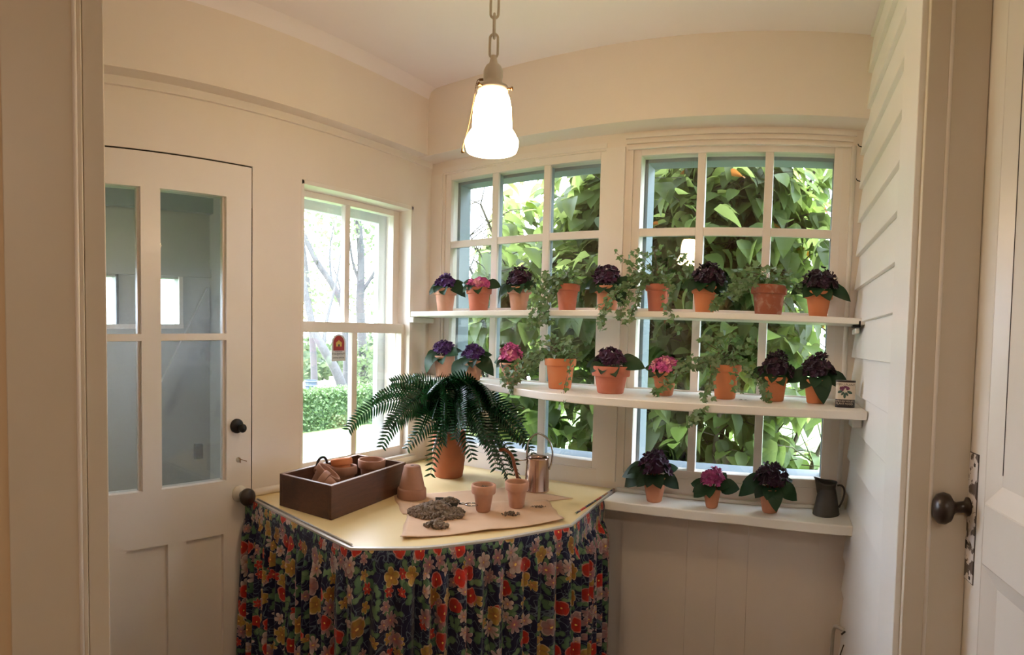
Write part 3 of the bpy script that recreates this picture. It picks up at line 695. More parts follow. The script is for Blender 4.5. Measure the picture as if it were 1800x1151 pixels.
# ================================================================== POTS
def pot_profile(rb, rt, h, rim=.28, lip=.004, wall=.005, soil=None):
    """outer + inner profile, straight clay pot with a collar"""
    zr = h * (1 - rim); rc = rb + (rt - lip - rb) * (1 - rim) / 1.0
    pr = [(0, 0), (rb - .003, 0), (rb, .003), (rc, zr), (rt - .0015, zr + .001), (rt, zr + .004), (rt + .001, h - .004), (rt - .001, h - .0005), (rt - wall * .6, h), (rt - wall * 1.3, h - .002), (rt - wall * 1.6, h - .012)]
    return pr
def add_pot(root, rb, rt, h, mat, rim=.28, lip=.004, soil_z=None, smooth_pot=False, M=None):
    pr = pot_profile(rb, rt, h, rim, lip) if not smooth_pot else [(0, 0), (rb - .003, 0), (rb, .003), (rb + (rt - rb) * .5, h * .5), (rt - .001, h - .004), (rt, h - .001), (rt - .003, h), (rt - .006, h - .003)]
    ri = pr[-1][0]; inner = [(ri - .002, h * .75), (rb * .92 - .002, .012), (0, .010)]
    o = MB().lathe(pr + inner, 30, M).build('pot', mat, root, smooth=True)
    try: o.data.set_sharp_from_angle(angle=.9)
    except Exception: pass
    if soil_z is not None:
        rs = ri - .001
        s_ = MB().lathe([(0, soil_z + .004), (rs * .6, soil_z + .003), (rs, soil_z)], 20, M).build('soil', 'dark_soil', root, smooth=True); s_['kind'] = 'stuff'
    return o

# leaf shapes ------------------------------------------------------------
def leaf_mesh(name, L_, W_, mat, fold=.12, curl=.25, nx=6, tip=1.0, petiole=.0, heart=.0, wave=.0):
    m = MB(); rows = []
    for i in range(nx + 1):
        t = i / nx; wd = W_ * .5 * (math.sin(PI * min(1, t ** .72)) ** .75 if 0 < t < 1 else 0) * (1 - (1 - tip) * t)
        x = petiole + t * L_; z = -curl * L_ * t * t + .25 * curl * L_ * math.sin(PI * t)
        rows.append((x, wd, z))
    for i, (x, wd, z) in enumerate(rows):
        zz = z + fold * wd * (1 + wave * math.sin(i * 2.4))
        hx = heart * L_ * (1 - i / nx) ** 3
        m.v += [(x - hx, wd, zz), (x - hx * .3, wd * .55, z + fold * wd * .35), (x, 0, z), (x - hx * .3, -wd * .55, z + fold * wd * .35), (x - hx, -wd, zz)]
    for i in range(nx):
        for j in range(4): m.f.append((i * 5 + j, i * 5 + j + 1, (i + 1) * 5 + j + 1, (i + 1) * 5 + j))
    if petiole: m.tube([(0, 0, -.002), (petiole * .5, 0, .001), (petiole + .004, 0, 0)], .0018, 5, False)
    return m.mesh(name, mat, True)
VL = [leaf_mesh('leaf', .050, .046, 'violet_leaf', .22, .22, 6, 1, .012, .10), leaf_mesh('leaf', .042, .040, 'violet_leaf', .3, .05, 6, 1, .012, .10), leaf_mesh('leaf', .056, .050, 'violet_leaf', .15, .55, 6, 1, .012, .12)]
for me in VL: pass
def floret(m, M, s, r2):
    for p in range(5):
        a = 2 * PI * p / 5 + r2.uniform(-.2, .2); ca, sa = math.cos(a), math.sin(a); up = r2.uniform(.1, .5)
        pts = [(0, 0, 0), (.45, -.34, .12), (.9, -.38, .2 + up), (1.08, 0, .3 + up * .7), (.9, .38, .2 + up), (.45, .34, .12)]
        vs = [M @ Vector(((x * ca - y_ * sa) * s, (x * sa + y_ * ca) * s, z * s)) for x, y_, z in pts]
        m.add(vs, [(0, 1, 2, 3), (0, 3, 4, 5)])
def violet(x, y_, z, rb, rt, h, fmat, fl, lv, label, pmat='terracotta', group='potted african violets', seed=0, rim=.28, smooth_pot=False, tilt=(0, 0)):
    """fl=(dx,dz0,rx,rz) flower dome; lv=list of (azimuth deg, scale, elevation deg, mesh idx)"""
    r2 = random.Random(seed)
    root = empty('potted_african_violet', (x, y_, z)); root.rotation_euler = (tilt[0], tilt[1], 0)
    tag(root, label, 'potted plant', group)
    add_pot(root, rb, rt, h, pmat, rim, soil_z=h - .012, smooth_pot=smooth_pot)
    for az, sc, el, k_ in lv:
        a = math.radians(az); back = math.sin(a) > .3; sc *= 1.1; el = el + 22 if back else (el - 24 if math.sin(a) < -.5 else el - 6); roll = math.radians(48) * math.cos(a) + r2.uniform(-.15, .15)
        M = Matrix.Translation((math.cos(a) * rt * .45, math.sin(a) * rt * .45, h + .004 + r2.uniform(0, .010))) @ Matrix.Rotation(a, 4, 'Z') @ Matrix.Rotation(-math.radians(el), 4, 'Y') @ Matrix.Rotation(roll, 4, 'X') @ Matrix.Scale(sc, 4)
        inst('leaf', VL[k_], root, M)
    dx, dz, rx, rz = fl; m = MB(); n = int(34 + rx * 600)
    for i in range(n):
        u = r2.random(); ph_ = math.acos(1 - u * .98); a = 2.399 * i + r2.uniform(-.2, .2); q = r2.uniform(.82, 1.05)
        d_ = Vector((math.sin(ph_) * math.cos(a), math.sin(ph_) * math.sin(a), math.cos(ph_)))
        p = Vector((dx + d_.x * rx * q, d_.y * rx * .85 * q, h + dz + d_.z * rz * q))
        M = Matrix.Translation(p) @ Vector((0, 0, 1)).rotation_difference((d_ + Vector((r2.uniform(-.35, .35), r2.uniform(-.35, .35), .2))).normalized()).to_matrix().to_4x4()
        floret(m, M, r2.uniform(.010, .0145), r2)
    # filler so the dome reads solid, and stems
    m.lathe([(0, h + dz - .004), (rx * .6, h + dz), (rx * .72, h + dz + rz * .25), (rx * .5, h + dz + rz * .65), (0, h + dz + rz * .8)], 10, Matrix.Translation((dx, 0, 0)))
    o = m.build('blossoms', fmat, root); o['kind'] = 'stuff'
    m = MB()
    for i in range(6):
        a = i * 1.05; m.tube([(0, 0, h - .01), (dx * .5 + .2 * rx * math.cos(a), .2 * rx * math.sin(a), h + dz * .6), (dx + .5 * rx * math.cos(a), .4 * rx * math.sin(a), h + dz + rz * .3)], .0013, 4)
    m.build('stalk', 'violet_leaf', root, smooth=True)
    return root
# azimuths: 0 = +x (picture right), -90 = towards viewer, 180 = picture left
RING = [(-95, .8, -5, 0), (-60, .85, -8, 0), (-130, .85, -6, 0), (60, .8, 5, 1), (120, .8, 5, 1), (20, .85, 0, 0), (160, .85, 0, 0)]
def ring(*extra, drop=(), s=1.0): return [(a, sc * s, e, k_) for i, (a, sc, e, k_) in enumerate(RING) if i not in drop] + list(extra)
Z1, Z2 = 1.595, 1.335
violet(-1.394, 1.800, Z1, .030, .045, .092, 'petal_purple', (0, .008, .036, .044), ring((185, 1.0, -6, 0), (0, 1.0, -14, 2), s=.95), 'bright purple violet in the first pot from the left on the upper shelf', 'terracotta_dusty', seed=1)
violet(-1.233, 1.800, Z1, .034, .048, .092, 'petal_pink', (.002, .004, .046, .026), ring((175, .95, 18, 1), (5, 1.0, 4, 0), s=.9), 'low pink violet in the second pot on the upper shelf', 'terracotta_red', seed=2)
violet(-1.056, 1.800, Z1, .028, .045, .088, 'petal_plum', (0, .010, .046, .058), ring((195, 1.2, -22, 2), (-20, 1.0, -10, 0), s=1.0), 'dark plum violet in the third pot on the upper shelf, one leaf drooping left', 'terracotta_dusty', seed=3)
violet(-.711, 1.800, Z1, .030, .045, .086, 'petal_plum', (-.004, .010, .044, .060), ring((185, 1.0, -5, 0), (0, 1.15, 0, 0), (-12, 1.0, -45, 2), s=1.0), 'dark plum violet on the upper shelf in front of the post between the windows', 'terracotta', seed=4)
violet(-.378, 1.800, Z1, .029, .043, .088, 'petal_dark', (.010, .008, .050, .064), ring((190, .9, -4, 0), (0, 1.1, -12, 2), (-15, .9, -30, 2), s=1.0), 'dark violet on the upper shelf between two trailing ivies, leaf drooping right', 'terracotta_bright', seed=5)
violet(-.016, 1.800, Z1, .028, .045, .082, 'petal_dark', (0, .010, .052, .062), ring((190, 1.05, -6, 0), (0, 1.3, -10, 0), s=1.0), 'dark violet at the right end of the upper shelf beside the siding', 'terracotta_bright', seed=6)
violet(-1.423, 1.835, Z2, .030, .044, .086, 'petal_purple', (-.002, .012, .046, .044), ring((195, 1.2, -16, 2), (-20, 1.05, 6, 0), (-125, 1.2, -14, 2), s=1.0), 'bright purple violet at the left end of the lower shelf', 'terracotta_dusty', seed=7)
violet(-1.246, 1.791, Z2, .027, .042, .074, 'petal_purple', (0, .012, .042, .046), ring((-120, 1.4, -22, 2), (-10, 1.15, -18, 2), s=.95), 'dark purple violet second on the lower shelf with a big leaf over the rim', 'terracotta_dusty', seed=8)
violet(-1.041, 1.733, Z2, .024, .044, .076, 'petal_pink', (-.002, .010, .036, .056), ring((180, .85, 6, 0), (0, .9, 0, 0), s=.75), 'tall pink violet in the third pot on the lower shelf', 'terracotta_dusty', seed=9)
violet(-.640, 1.668, Z2, .041, .060, .085, 'petal_plum', (-.004, .006, .044, .048), ring((180, .95, -2, 0), (0, 1.2, 6, 0), s=.95), 'dark plum violet in the widest pot on the lower shelf', 'terracotta_red', seed=10, rim=.38)
violet(-.475, 1.705, Z2, .026, .043, .074, 'petal_pink', (0, .004, .042, .036), ring((180, .8, 12, 1), (0, .95, 14, 1), s=.8), 'low pink violet on the lower shelf right of the widest pot', 'terracotta', seed=11)
violet(-.137, 1.726, Z2, .029, .042, .074, 'petal_dark', (.004, .006, .048, .064), ring((185, .9, -6, 0), (0, .85, -10, 0), s=.8), 'dark violet on the lower shelf, second from the right end', 'terracotta_bright', seed=12)
violet(-.011, 1.715, Z2, .027, .042, .072, 'petal_dark', (.004, .010, .044, .066), ring((185, 1.15, -4, 0), (-5, 1.25, -6, 2), (-70, 1.1, -20, 2), s=1.0), 'dark violet on the lower shelf right beside the plant food tin', 'terracotta_bright', seed=13)
violet(-.527, 1.812, LZ, .025, .041, .084, 'petal_plum', (-.002, .014, .050, .070), ring((185, 1.35, 10, 2), (200, 1.3, -14, 2), (-10, .95, -14, 2), s=1.05), 'big dark plum violet at the left end of the window ledge', 'terracotta', seed=14, smooth_pot=True)
violet(-.332, 1.811, LZ, .019, .030, .064, 'petal_rose', (0, .018, .034, .042), [(180, 1.0, 10, 1), (200, .8, -10, 0), (0, 1.1, 8, 0), (-30, .95, 12, 1), (-90, .75, -10, 0), (-140, .9, -4, 0), (40, .9, 25, 1), (130, .8, 10, 0)], 'small pink violet in the smallest pot on the window ledge', 'terracotta', seed=15, smooth_pot=True)
violet(-.142, 1.813, LZ, .025, .040, .078, 'petal_dark', (0, .016, .050, .062), ring((185, 1.3, -8, 2), (175, 1.15, 8, 0), (-12, 1.05, -18, 2), (-70, 1.0, -14, 2), s=1.0), 'dark violet on the window ledge nearest the metal pitcher', 'terracotta', seed=16, smooth_pot=True)

# ------------------------------------------------------------------ ivies
def ivy_leaf_pts(s):
    o = [(0, 0), (.18, .42), (.5, .5), (.52, .22), (1, 0), (.52, -.22), (.5, -.5), (.18, -.42)]
    return [(x * s, y_ * s) for x, y_ in o]
def ivy(x, y_, z, rb, rt, h, bush, trails, label, pmat, seed, rim=.25):
    r2 = random.Random(seed); root = empty('potted_ivy', (x, y_, z)); tag(root, label, 'potted plant', 'trailing ivies')
    add_pot(root, rb, rt, h, pmat, rim, soil_z=h - .012)
    m = MB(); st_ = MB()
    def lf(p, s, out):
        d_ = (out + Vector((r2.uniform(-.7, .7), r2.uniform(-.7, .7), r2.uniform(-.7, .5)))).normalized()
        up = Vector((r2.uniform(-.5, .5), -.9 + r2.uniform(-.4, .4), .7 + r2.uniform(-.3, .3))).normalized(); sd = d_.cross(up).normalized(); up = sd.cross(d_)
        vs = [p + d_ * a + sd * c + up * (.1 * abs(c) - .15 * a) for a, c in ivy_leaf_pts(s)]
        m.add(vs, [(0, 1, 2, 3), (0, 3, 4), (0, 4, 5), (0, 5, 6, 7)])
    bx, by_, bz, brx, brz, nb = bush
    for i in range(nb):
        a = r2.uniform(0, 2 * PI); q = r2.random() ** .5; zz = r2.random()
        p = Vector((bx + math.cos(a) * brx * q, by_ + math.sin(a) * brx * .6 * q, h + bz + (zz - .25) * brz * (1.15 - q * .5)))
        lf(p, r2.uniform(.014, .024), Vector((math.cos(a), math.sin(a) * .6, .2)))
        if i % 4 == 0: st_.tube([(0, 0, h - .01), (p.x * .4, p.y * .4, (h + p.z) / 2 + .01), p], .0009, 4, False)
    for pts, dens in trails:
        c = catmull([(0, 0, h - .008), (pts[0][0] * .4, pts[0][1] * .5, h + .018)] + [tuple(p) for p in pts], 7)
        st_.tube(c, .0010, 4, False)
        for i in range(2, len(c)):
            for _ in range(dens):
                t = (c[i] - c[i - 1]); p = c[i] + Vector((r2.uniform(-.012, .012), r2.uniform(-.010, .010), r2.uniform(-.010, .010)))
                lf(p, r2.uniform(.012, .022), Vector((r2.uniform(-1, 1), -.3, -.4)))
    o = m.build('foliage', 'ivy_leaf', root); o['kind'] = 'stuff'
    o = st_.build('stem', 'ivy_stem', root, smooth=True)
    return root
ivy(-.862, 1.800, Z1, .029, .043, .094, (-.01, -.02, .01, .075, .06, 70), [([(-.05, -.06, .09), (-.05, -.10, .03), (-.045, -.115, -.05)], 4), ([(-.02, -.07, .07), (-.02, -.112, .02), (-.02, -.118, -.04)], 4), ([(-.08, -.05, .08), (-.075, -.115, .0), (-.07, -.12, -.06)], 3), ([(-.09, -.03, .12), (-.12, -.06, .07)], 2)], 'ivy spilling over the upper shelf in front of the left window', 'terracotta_red', 21)
ivy(-.535, 1.800, Z1, .030, .042, .092, (-.005, 0, .045, .10, .12, 105), [([(-.06, -.05, .12), (-.11, -.06, .07), (-.14, -.112, .0), (-.145, -.12, -.055)], 3), ([(-.05, -.07, .10), (-.08, -.09, .04), (-.09, -.118, -.03)], 3), ([(-.03, -.08, .08), (-.04, -.11, .02), (-.06, -.118, -.04)], 3), ([(.05, -.05, .09), (.06, -.10, .03), (.09, -.118, -.03), (.11, -.12, -.06)], 2), ([(-.10, -.02, .16), (-.15, -.02, .20)], 1), ([(-.12, -.05, .08), (-.17, -.06, .02)], 2)], 'bushy ivy spilling over the upper shelf left in the right window', 'terracotta_red', 22)
ivy(-.173, 1.800, Z1, .042, .057, .095, (-.02, -.01, .012, .095, .07, 110), [([(-.10, -.04, .09), (-.14, -.06, .05), (-.17, -.05, .02)], 4), ([(-.06, -.07, .09), (-.10, -.09, .05)], 4), ([(.06, -.02, .11), (.10, -.03, .08)], 2)], 'ivy in a large lime stained pot near the right end of the upper shelf', 'terracotta_mossy', 23, .3)
ivy(-.833, 1.701, Z2, .037, .052, .101, (-.01, -.01, .015, .09, .085, 100), [([(-.08, -.04, .09), (-.12, -.07, .04), (-.13, -.09, -.002)], 4), ([(-.10, -.03, .11), (-.16, -.05, .06), (-.19, -.05, .02)], 3), ([(-.12, -.05, .07), (-.15, -.10, .02)], 3), ([(.06, -.05, .09), (.08, -.13, .02), (.10, -.175, -.03)], 1)], 'ivy in an orange pot on the lower shelf trailing to the left', 'terracotta_bright', 24)
ivy(-.286, 1.713, Z2, .031, .048, .104, (0, 0, .025, .085, .10, 95), [([(-.08, -.04, .10), (-.14, -.06, .07), (-.20, -.08, .01)], 4), ([(-.03, -.07, .08), (-.03, -.13, .02), (-.035, -.184, -.02), (-.06, -.19, -.05)], 3), ([(.07, -.03, .09), (.12, -.05, .05), (.13, -.06, .01)], 3), ([(-.12, -.05, .11), (-.14, -.08, .05)], 3), ([(.04, -.06, .08), (.055, -.09, .03)], 1)], 'ivy in a tapered orange pot on the lower shelf trailing both ways', 'terracotta_bright', 25, .2)

# fallen bits on the lower shelf
fb = empty('fallen_blossom', (-1.352, 1.79, Z2)); tag(fb, 'dark fallen violet blossoms beside the left pots of the lower shelf', 'blossom')
m = MB(); r2 = random.Random(3)
for i in range(5): floret(m, Matrix.Translation((r2.uniform(-.012, .012), r2.uniform(-.01, .01), .002 + i * .003)) @ Matrix.Rotation(r2.uniform(-.5, .5), 4, 'X'), .010, r2)
m.build('petals', 'petal_dark', fb)
m = MB(); r2 = random.Random(4)
for i in range(2):
    vs = [Vector((-.018 + a + i * .014, c, .0012 + .002 * abs(c) * 50)) for a, c in ivy_leaf_pts(.018)]; m.add(vs, [(0, 1, 2, 3), (0, 3, 4), (0, 4, 5), (0, 5, 6, 7)])
o = m.build('fallen_leaf', 'violet_leaf', None, loc=(-.222, 1.69, Z2)); tag(o, 'small dry ivy leaf lying on the lower shelf', 'leaf')

# ------------------------------------------------------------------ plant food tin
tin = empty('plant_food_tin', (.074, 1.63, Z2), -.16); tag(tin, 'small cream and black plant food tin at the right end of the lower shelf', 'tin')
def rrect(a, c, r_, n=5):
    out = []
    for cx_, cy_, s0 in ((a - r_, c - r_, 0), (-a + r_, c - r_, 1), (-a + r_, -c + r_, 2), (a - r_, -c + r_, 3)):
        for i in range(n + 1): t = (s0 + i / n) * PI / 2; out.append((cx_ + r_ * math.cos(t), cy_ + r_ * math.sin(t)))
    return out
TR = rrect(.028, .017, .012)
MB().prism(TR, 0, .0235).build('lower_label', 'tin_black', tin, smooth=False); MB().prism(TR, .0235, .072).build('body', 'label_cream', tin)
MB().prism(rrect(.0285, .0175, .012), .072, .0765).build('lid', 'tin_black', tin)
FR = Matrix(((1, 0, 0, 0), (0, 0, -1, -.0172), (0, 1, 0, 0), (0, 0, 0, 1)))
text('STIM-U-PLANT', 'lettering', 'tin_black', .0088, tin, Matrix.Translation((0, 0, .0625)) @ FR)
text('AFRICAN VIOLET', 'lettering', 'label_cream', .0068, tin, Matrix.Translation((0, 0, .016)) @ FR)
text('PLANT FOOD', 'lettering', 'label_cream', .0078, tin, Matrix.Translation((0, 0, .0085)) @ FR)
m = MB(); r2 = random.Random(8)
for i in range(16):
    a = r2.uniform(0, 2 * PI); q = r2.random() ** .5; c = (math.cos(a) * .015 * q, .053 + math.sin(a) * .006 * q); s_ = .0035; n = 7
    vs = [(c[0] + s_ * math.cos(2 * PI * j / n), -.0176 - i * .00002, c[1] + s_ * math.sin(2 * PI * j / n)) for j in range(n)]; m.add(vs, [tuple(range(n))])
m.build('printed_flowers', 'print_purple', tin)
m = MB()
for cx_, cz_, a_, s_ in ((-.013, .045, .4, 1), (.014, .044, -.3, 1), (-.006, .040, .9, .8), (.006, .039, -.9, .8), (0, .034, 1.57, 1.0)):
    n = 10; vs = [(cx_ + s_ * (.008 * math.cos(t) * math.cos(a_) - .004 * math.sin(t) * math.sin(a_)), -.01745, cz_ + s_ * (.008 * math.cos(t) * math.sin(a_) + .004 * math.sin(t) * math.cos(a_))) for t in [2 * PI * j / n for j in range(n)]]; m.add(vs, [tuple(range(n))])
m.build('printed_leaves', 'print_green', tin)

# ------------------------------------------------------------------ pewter pitcher on the ledge
pt = empty('metal_pitcher', (.038, 1.822, LZ), -.1); tag(pt, 'dark pewter pitcher with a curved handle at the right end of the ledge', 'pitcher')
m = MB(); seg = 28; prof = [(.001, 0), (.041, 0), (.0425, .003), (.042, .010), (.038, .03), (.032, .062), (.027, .085), (.028, .098), (.032, .108)]
m.lathe(prof, seg)
for i in range((len(prof) - 3) * seg, len(prof) * seg):
    x_, y2, z_ = m.v[i]; t = max(0, (z_ - .085) / .023); a = math.atan2(y2, x_); k_ = max(0, math.cos(a - PI)) ** 3
    m.v[i] = (x_ - k_ * .014 * t, y2, z_ + k_ * .010 * t - (1 - k_) * .004 * t)
b0 = len(m.v) - seg; inn = [(v[0] * .93, v[1] * .93, v[2] - .001) for v in m.v[b0:]]; inn2 = [(v[0] * .72, v[1] * .72, v[2] - .05) for v in m.v[b0:]]
m.v += inn + inn2; n_ = b0
for j in range(seg):
    for q in range(2): m.f.append((n_ + q * seg + j, n_ + q * seg + (j + 1) % seg, n_ + (q + 1) * seg + (j + 1) % seg, n_ + (q + 1) * seg + j))
m.build('body', 'pewter', pt, smooth=True)
MB().tube([(.030 + .002, 0, .094)] + bez((.034, 0, .096), (.062, 0, .10), (.062, 0, .06), (.040, 0, .024), 12)[1:], .0032, 8).build('handle', 'pewter', pt, smooth=True)
MB().lathe([(.0425, .0), (.0435, .002), (.0425, .0045)], 28).build('foot_band', 'pewter', pt, smooth=True)

# ------------------------------------------------------------------ wooden box with pots
A = Vector((-1.405, 1.043, 0)); Bv = Vector((-1.200, 1.015, 0)); Cv = Vector((-1.262, 1.400, 0))
ux = (Bv - A); wdt = ux.length; ux.normalize(); uy = Vector((-ux.y, ux.x, 0)); ln = (Cv - Bv).length; uy = (Cv - Bv).normalized()
bx = empty('wooden_crate', (A + ux * wdt / 2 + uy * ln / 2) + Vector((0, 0, TZ))); bx.rotation_euler = (0, 0, math.atan2(uy.y, uy.x) - PI / 2); tag(bx, 'open dark stained wooden box of clay pots at the left of the table', 'box')
hw, hl, hh, tk = wdt / 2, ln / 2, .098, .011
for s_ in (-1, 1):
    box('side_board', 'old_wood', s_ * hw - (tk if s_ > 0 else 0), s_ * hw + (0 if s_ > 0 else tk), -hl, hl, 0, hh, bx, bev=.0015)
    box('end_board', 'old_wood', -hw + tk, hw - tk, s_ * hl - (tk if s_ > 0 else 0), s_ * hl + (0 if s_ > 0 else tk), 0, hh, bx, bev=.0015)
box('bottom_board', 'old_wood', -hw + tk, hw - tk, -hl + tk, hl - tk, .002, .010, bx)
m = MB()
for s_ in (-1, 1):
    m.box(s_ * hw - (tk if s_ > 0 else 0) + (-0 if s_ > 0 else 0), s_ * hw + (0 if s_ > 0 else tk), -hl, hl, hh, hh + .0012); m.box(-hw + tk, hw - tk, s_ * hl - (tk if s_ > 0 else 0), s_ * hl + (0 if s_ > 0 else tk), hh, hh + .0012)
m.build('worn_edge', 'old_wood_rim', bx)
def in_crate(lx, ly, lz): return bx.matrix_basis @ Vector((lx, ly, lz)) if False else bx.location + Matrix.Rotation(bx.rotation_euler.z, 3, 'Z') @ Vector((lx, ly, lz))
def loose_pot(lx, ly, lz, rb, rt, h, mat, rot, label, group='loose clay pots in the crate', rim=.3):
    p = in_crate(lx, ly, lz); o = empty('clay_pot', p); o.rotation_euler = rot; tag(o, label, 'flower pot', group); add_pot(o, rb, rt, h, mat, rim); return o
loose_pot(-.030, -.108, .050, .026, .042, .070, 'terracotta_old', (-.35, .55, .2), 'old clay pot lying tilted in the near left corner of the wooden box')
loose_pot(-.052, -.058, .046, .022, .036, .062, 'terracotta_old', (-.9, -.1, .6), 'small dark clay pot lying against the window side of the box')
loose_pot(.058, -.110, .052, .022, .037, .068, 'terracotta_old', (.15, -1.05, .35), 'clay pot lying on its side against the front board of the box')
loose_pot(-.012, .010, .012, .028, .043, .092, 'terracotta_old', (.0, -.06, 0), 'old outer pot of the nested pair in the middle of the box')
loose_pot(-.014, .008, .056, .023, .035, .070, 'terracotta_bright', (-.08, -.2, .3), 'bright orange pot nested inside another in the middle of the box')
loose_pot(.012, .125, .014, .030, .046, .096, 'terracotta_old', (.0, .0, 0), 'upright wide old pot at the far end of the box')
p = in_crate(-.085, -.02, .0)
m = MB().tube([in_crate(-.083, -.045, .02) , in_crate(-.083, -.045, .10)] + [in_crate(-.083, -.020 - .025 * math.cos(t), .10 + .026 * math.sin(t)) for t in [PI * i / 10 for i in range(1, 10)]] + [in_crate(-.083, .005, .095), in_crate(-.083, .006, .05)], .0045, 8)
o = m.build('iron_loop', 'black_iron', None, smooth=True); tag(o, 'dark iron hoop handle rising behind the pots in the wooden box', 'handle')

# ------------------------------------------------------------------ pots on the table
r_ = add_pot
o = empty('clay_pot', (-1.195, 1.385, TZ + .0035)); tag(o, 'brown clay pot standing upside down beside the wooden box', 'flower pot', 'clay pots on the table')
h = .103; MB().lathe([(.044, 0), (.0475, 0), (.047, .026), (.0455, .030), (.042, .032), (.0265, .101), (.024, h), (.006, h), (.006, h - .01), (0, h - .011)], 32).build('pot', 'terracotta_old', o, smooth=True).data.set_sharp_from_angle(angle=.7)
MB().lathe([(0, h + .0001), (.0055, h + .0001)], 14).build('drain_hole', 'dark_soil', o)
o = empty('clay_pot', (-.935, 1.412, TZ + .0035)); tag(o, 'small clay pot with soil inside standing on the brown paper', 'flower pot', 'clay pots on the table'); add_pot(o, .0215, .0365, .082, 'terracotta_dusty', .34, soil_z=.066)
o = empty('clay_pot', (-.877, 1.510, TZ + .0035)); tag(o, 'small clay pot on brown paper just left of the watering can', 'flower pot', 'clay pots on the table'); add_pot(o, .0235, .0365, .080, 'terracotta_dusty', .34, soil_z=.060)

# kraft paper sheets
def sheet(name, poly_, nx, ny, z, mat, seed, amp=.002, lift=()):
    a, b_, c, d_ = [Vector((x, y_, 0)) for x, y_ in poly_]; r2 = random.Random(seed); m = MB(); ph_ = [r2.uniform(0, 6) for _ in range(6)]
    for j in range(ny + 1):
        for i in range(nx + 1):
            u, v = i / nx, j / ny; p = a.lerp(b_, u).lerp(d_.lerp(c, u), v)
            zz = z + amp * (abs(math.sin(u * 9 + v * 5 + ph_[0])) * .6 + .5 * math.sin(u * 5 - v * 8 + ph_[1]) + .4 * math.sin(v * 17 + ph_[2])) * .6 + amp
            e = min(u, 1 - u, v, 1 - v); jit = .0012 * math.sin(u * 13 + v * 17 + ph_[3]) if e == 0 else 0
            for (lu, lv, lh, lr) in lift:
                q = math.hypot(u - lu, v - lv); zz += lh * max(0, 1 - q / lr) ** 2
            m.v.append((p.x + jit, p.y + jit, zz))
    for j in range(ny):
        for i in range(nx): q = j * (nx + 1) + i; m.f.append((q, q + 1, q + nx + 2, q + nx + 1))
    o = m.build(name, mat, None, smooth=True); so = o.modifiers.new('thick', 'SOLIDIFY'); so.thickness = .0006; so.offset = 1; return o
o = sheet('kraft_paper', [(-1.255, 1.36), (-1.10, 1.235), (-.77, 1.70), (-1.02, 1.70)], 30, 30, TZ + .0006, 'kraft_paper', 2, .0006); tag(o, 'brown paper sheet at the back, under the upturned pot', 'paper')
o = sheet('kraft_paper', [(-.964, 1.075), (-.690, 1.463), (-.83, 1.63), (-1.165, 1.345)], 40, 30, TZ + .0012, 'kraft_paper', 5, .0008, [(.0, 0, .008, .3), (1, 0, .010, .4), (.5, 0, .006, .4)]); tag(o, 'brown paper sheet along the front table edge with soil on it', 'paper')

# soil pile, crumbs
def lumps(name, mat, centre, n, rx, ry, hz, seed, rot=0, smin=.003, smax=.009, z0=TZ + .003):
    r2 = random.Random(seed); m = MB(); ico = [(0, 0, 1), (.9, 0, .3), (.28, .85, .3), (-.72, .53, .3), (-.72, -.53, .3), (.28, -.85, .3), (.7, .5, -.5), (-.3, .8, -.5), (-.85, 0, -.5), (-.3, -.8, -.5), (.7, -.5, -.5)]
    fc = [(0, 1, 2), (0, 2, 3), (0, 3, 4), (0, 4, 5), (0, 5, 1), (1, 6, 2), (2, 7, 3), (3, 8, 4), (4, 9, 5), (5, 10, 1), (6, 7, 2), (7, 8, 3), (8, 9, 4), (9, 10, 5), (10, 6, 1)]
    for i in range(n):
        a = r2.uniform(0, 2 * PI); q = r2.random() ** .6; dx = math.cos(a) * rx * q; dy = math.sin(a) * ry * q
        x_ = dx * math.cos(rot) - dy * math.sin(rot); y2 = dx * math.sin(rot) + dy * math.cos(rot); s_ = r2.uniform(smin, smax) * (1.15 - .5 * q)
        zz = z0 + s_ * .5 + hz * max(0, 1 - q) ** .8 * r2.random() ** .4; M = Euler((r2.uniform(0, 6), r2.uniform(0, 6), r2.uniform(0, 6))).to_matrix()
        m.add([Vector((x_, y2, zz)) + M @ (Vector(v) * s_ * r2.uniform(.7, 1.3)) for v in ico], fc)
    m.v = [(v[0], v[1], max(v[2], z0)) for v in m.v]
    return m.build(name, mat, None, loc=(centre[0], centre[1], 0))
o = lumps('soil_pile', 'soil', (-1.024, 1.300), 900, .084, .058, .030, 1, .6, .003, .0115); tag(o, 'heap of crumbly grey brown potting soil on the front paper', 'soil', kind='stuff')
o = lumps('soil_spill', 'soil', (-.955, 1.212), 90, .034, .022, .010, 2, .5, .003, .011); tag(o, 'tongue of soil clods spilling towards the table edge', 'soil', kind='stuff')
o = lumps('soil_crumbs', 'soil', (-.850, 1.435), 45, .032, .018, .004, 3, .8, .0015, .006); tag(o, 'soil crumbs scattered in front of the small table pots', 'soil', kind='stuff')
o = lumps('soil_crumbs', 'soil', (-.822, 1.545), 26, .026, .012, .002, 4, .8, .0015, .004); tag(o, 'soil crumbs scattered right of the small table pots', 'soil', kind='stuff')
o = lumps('soil_in_pot', 'soil', (-.935, 1.412), 60, .022, .022, .008, 5, 0, .002, .005, TZ + .070); tag(o, 'loose soil heaped inside the left small pot on the table', 'soil', kind='stuff')
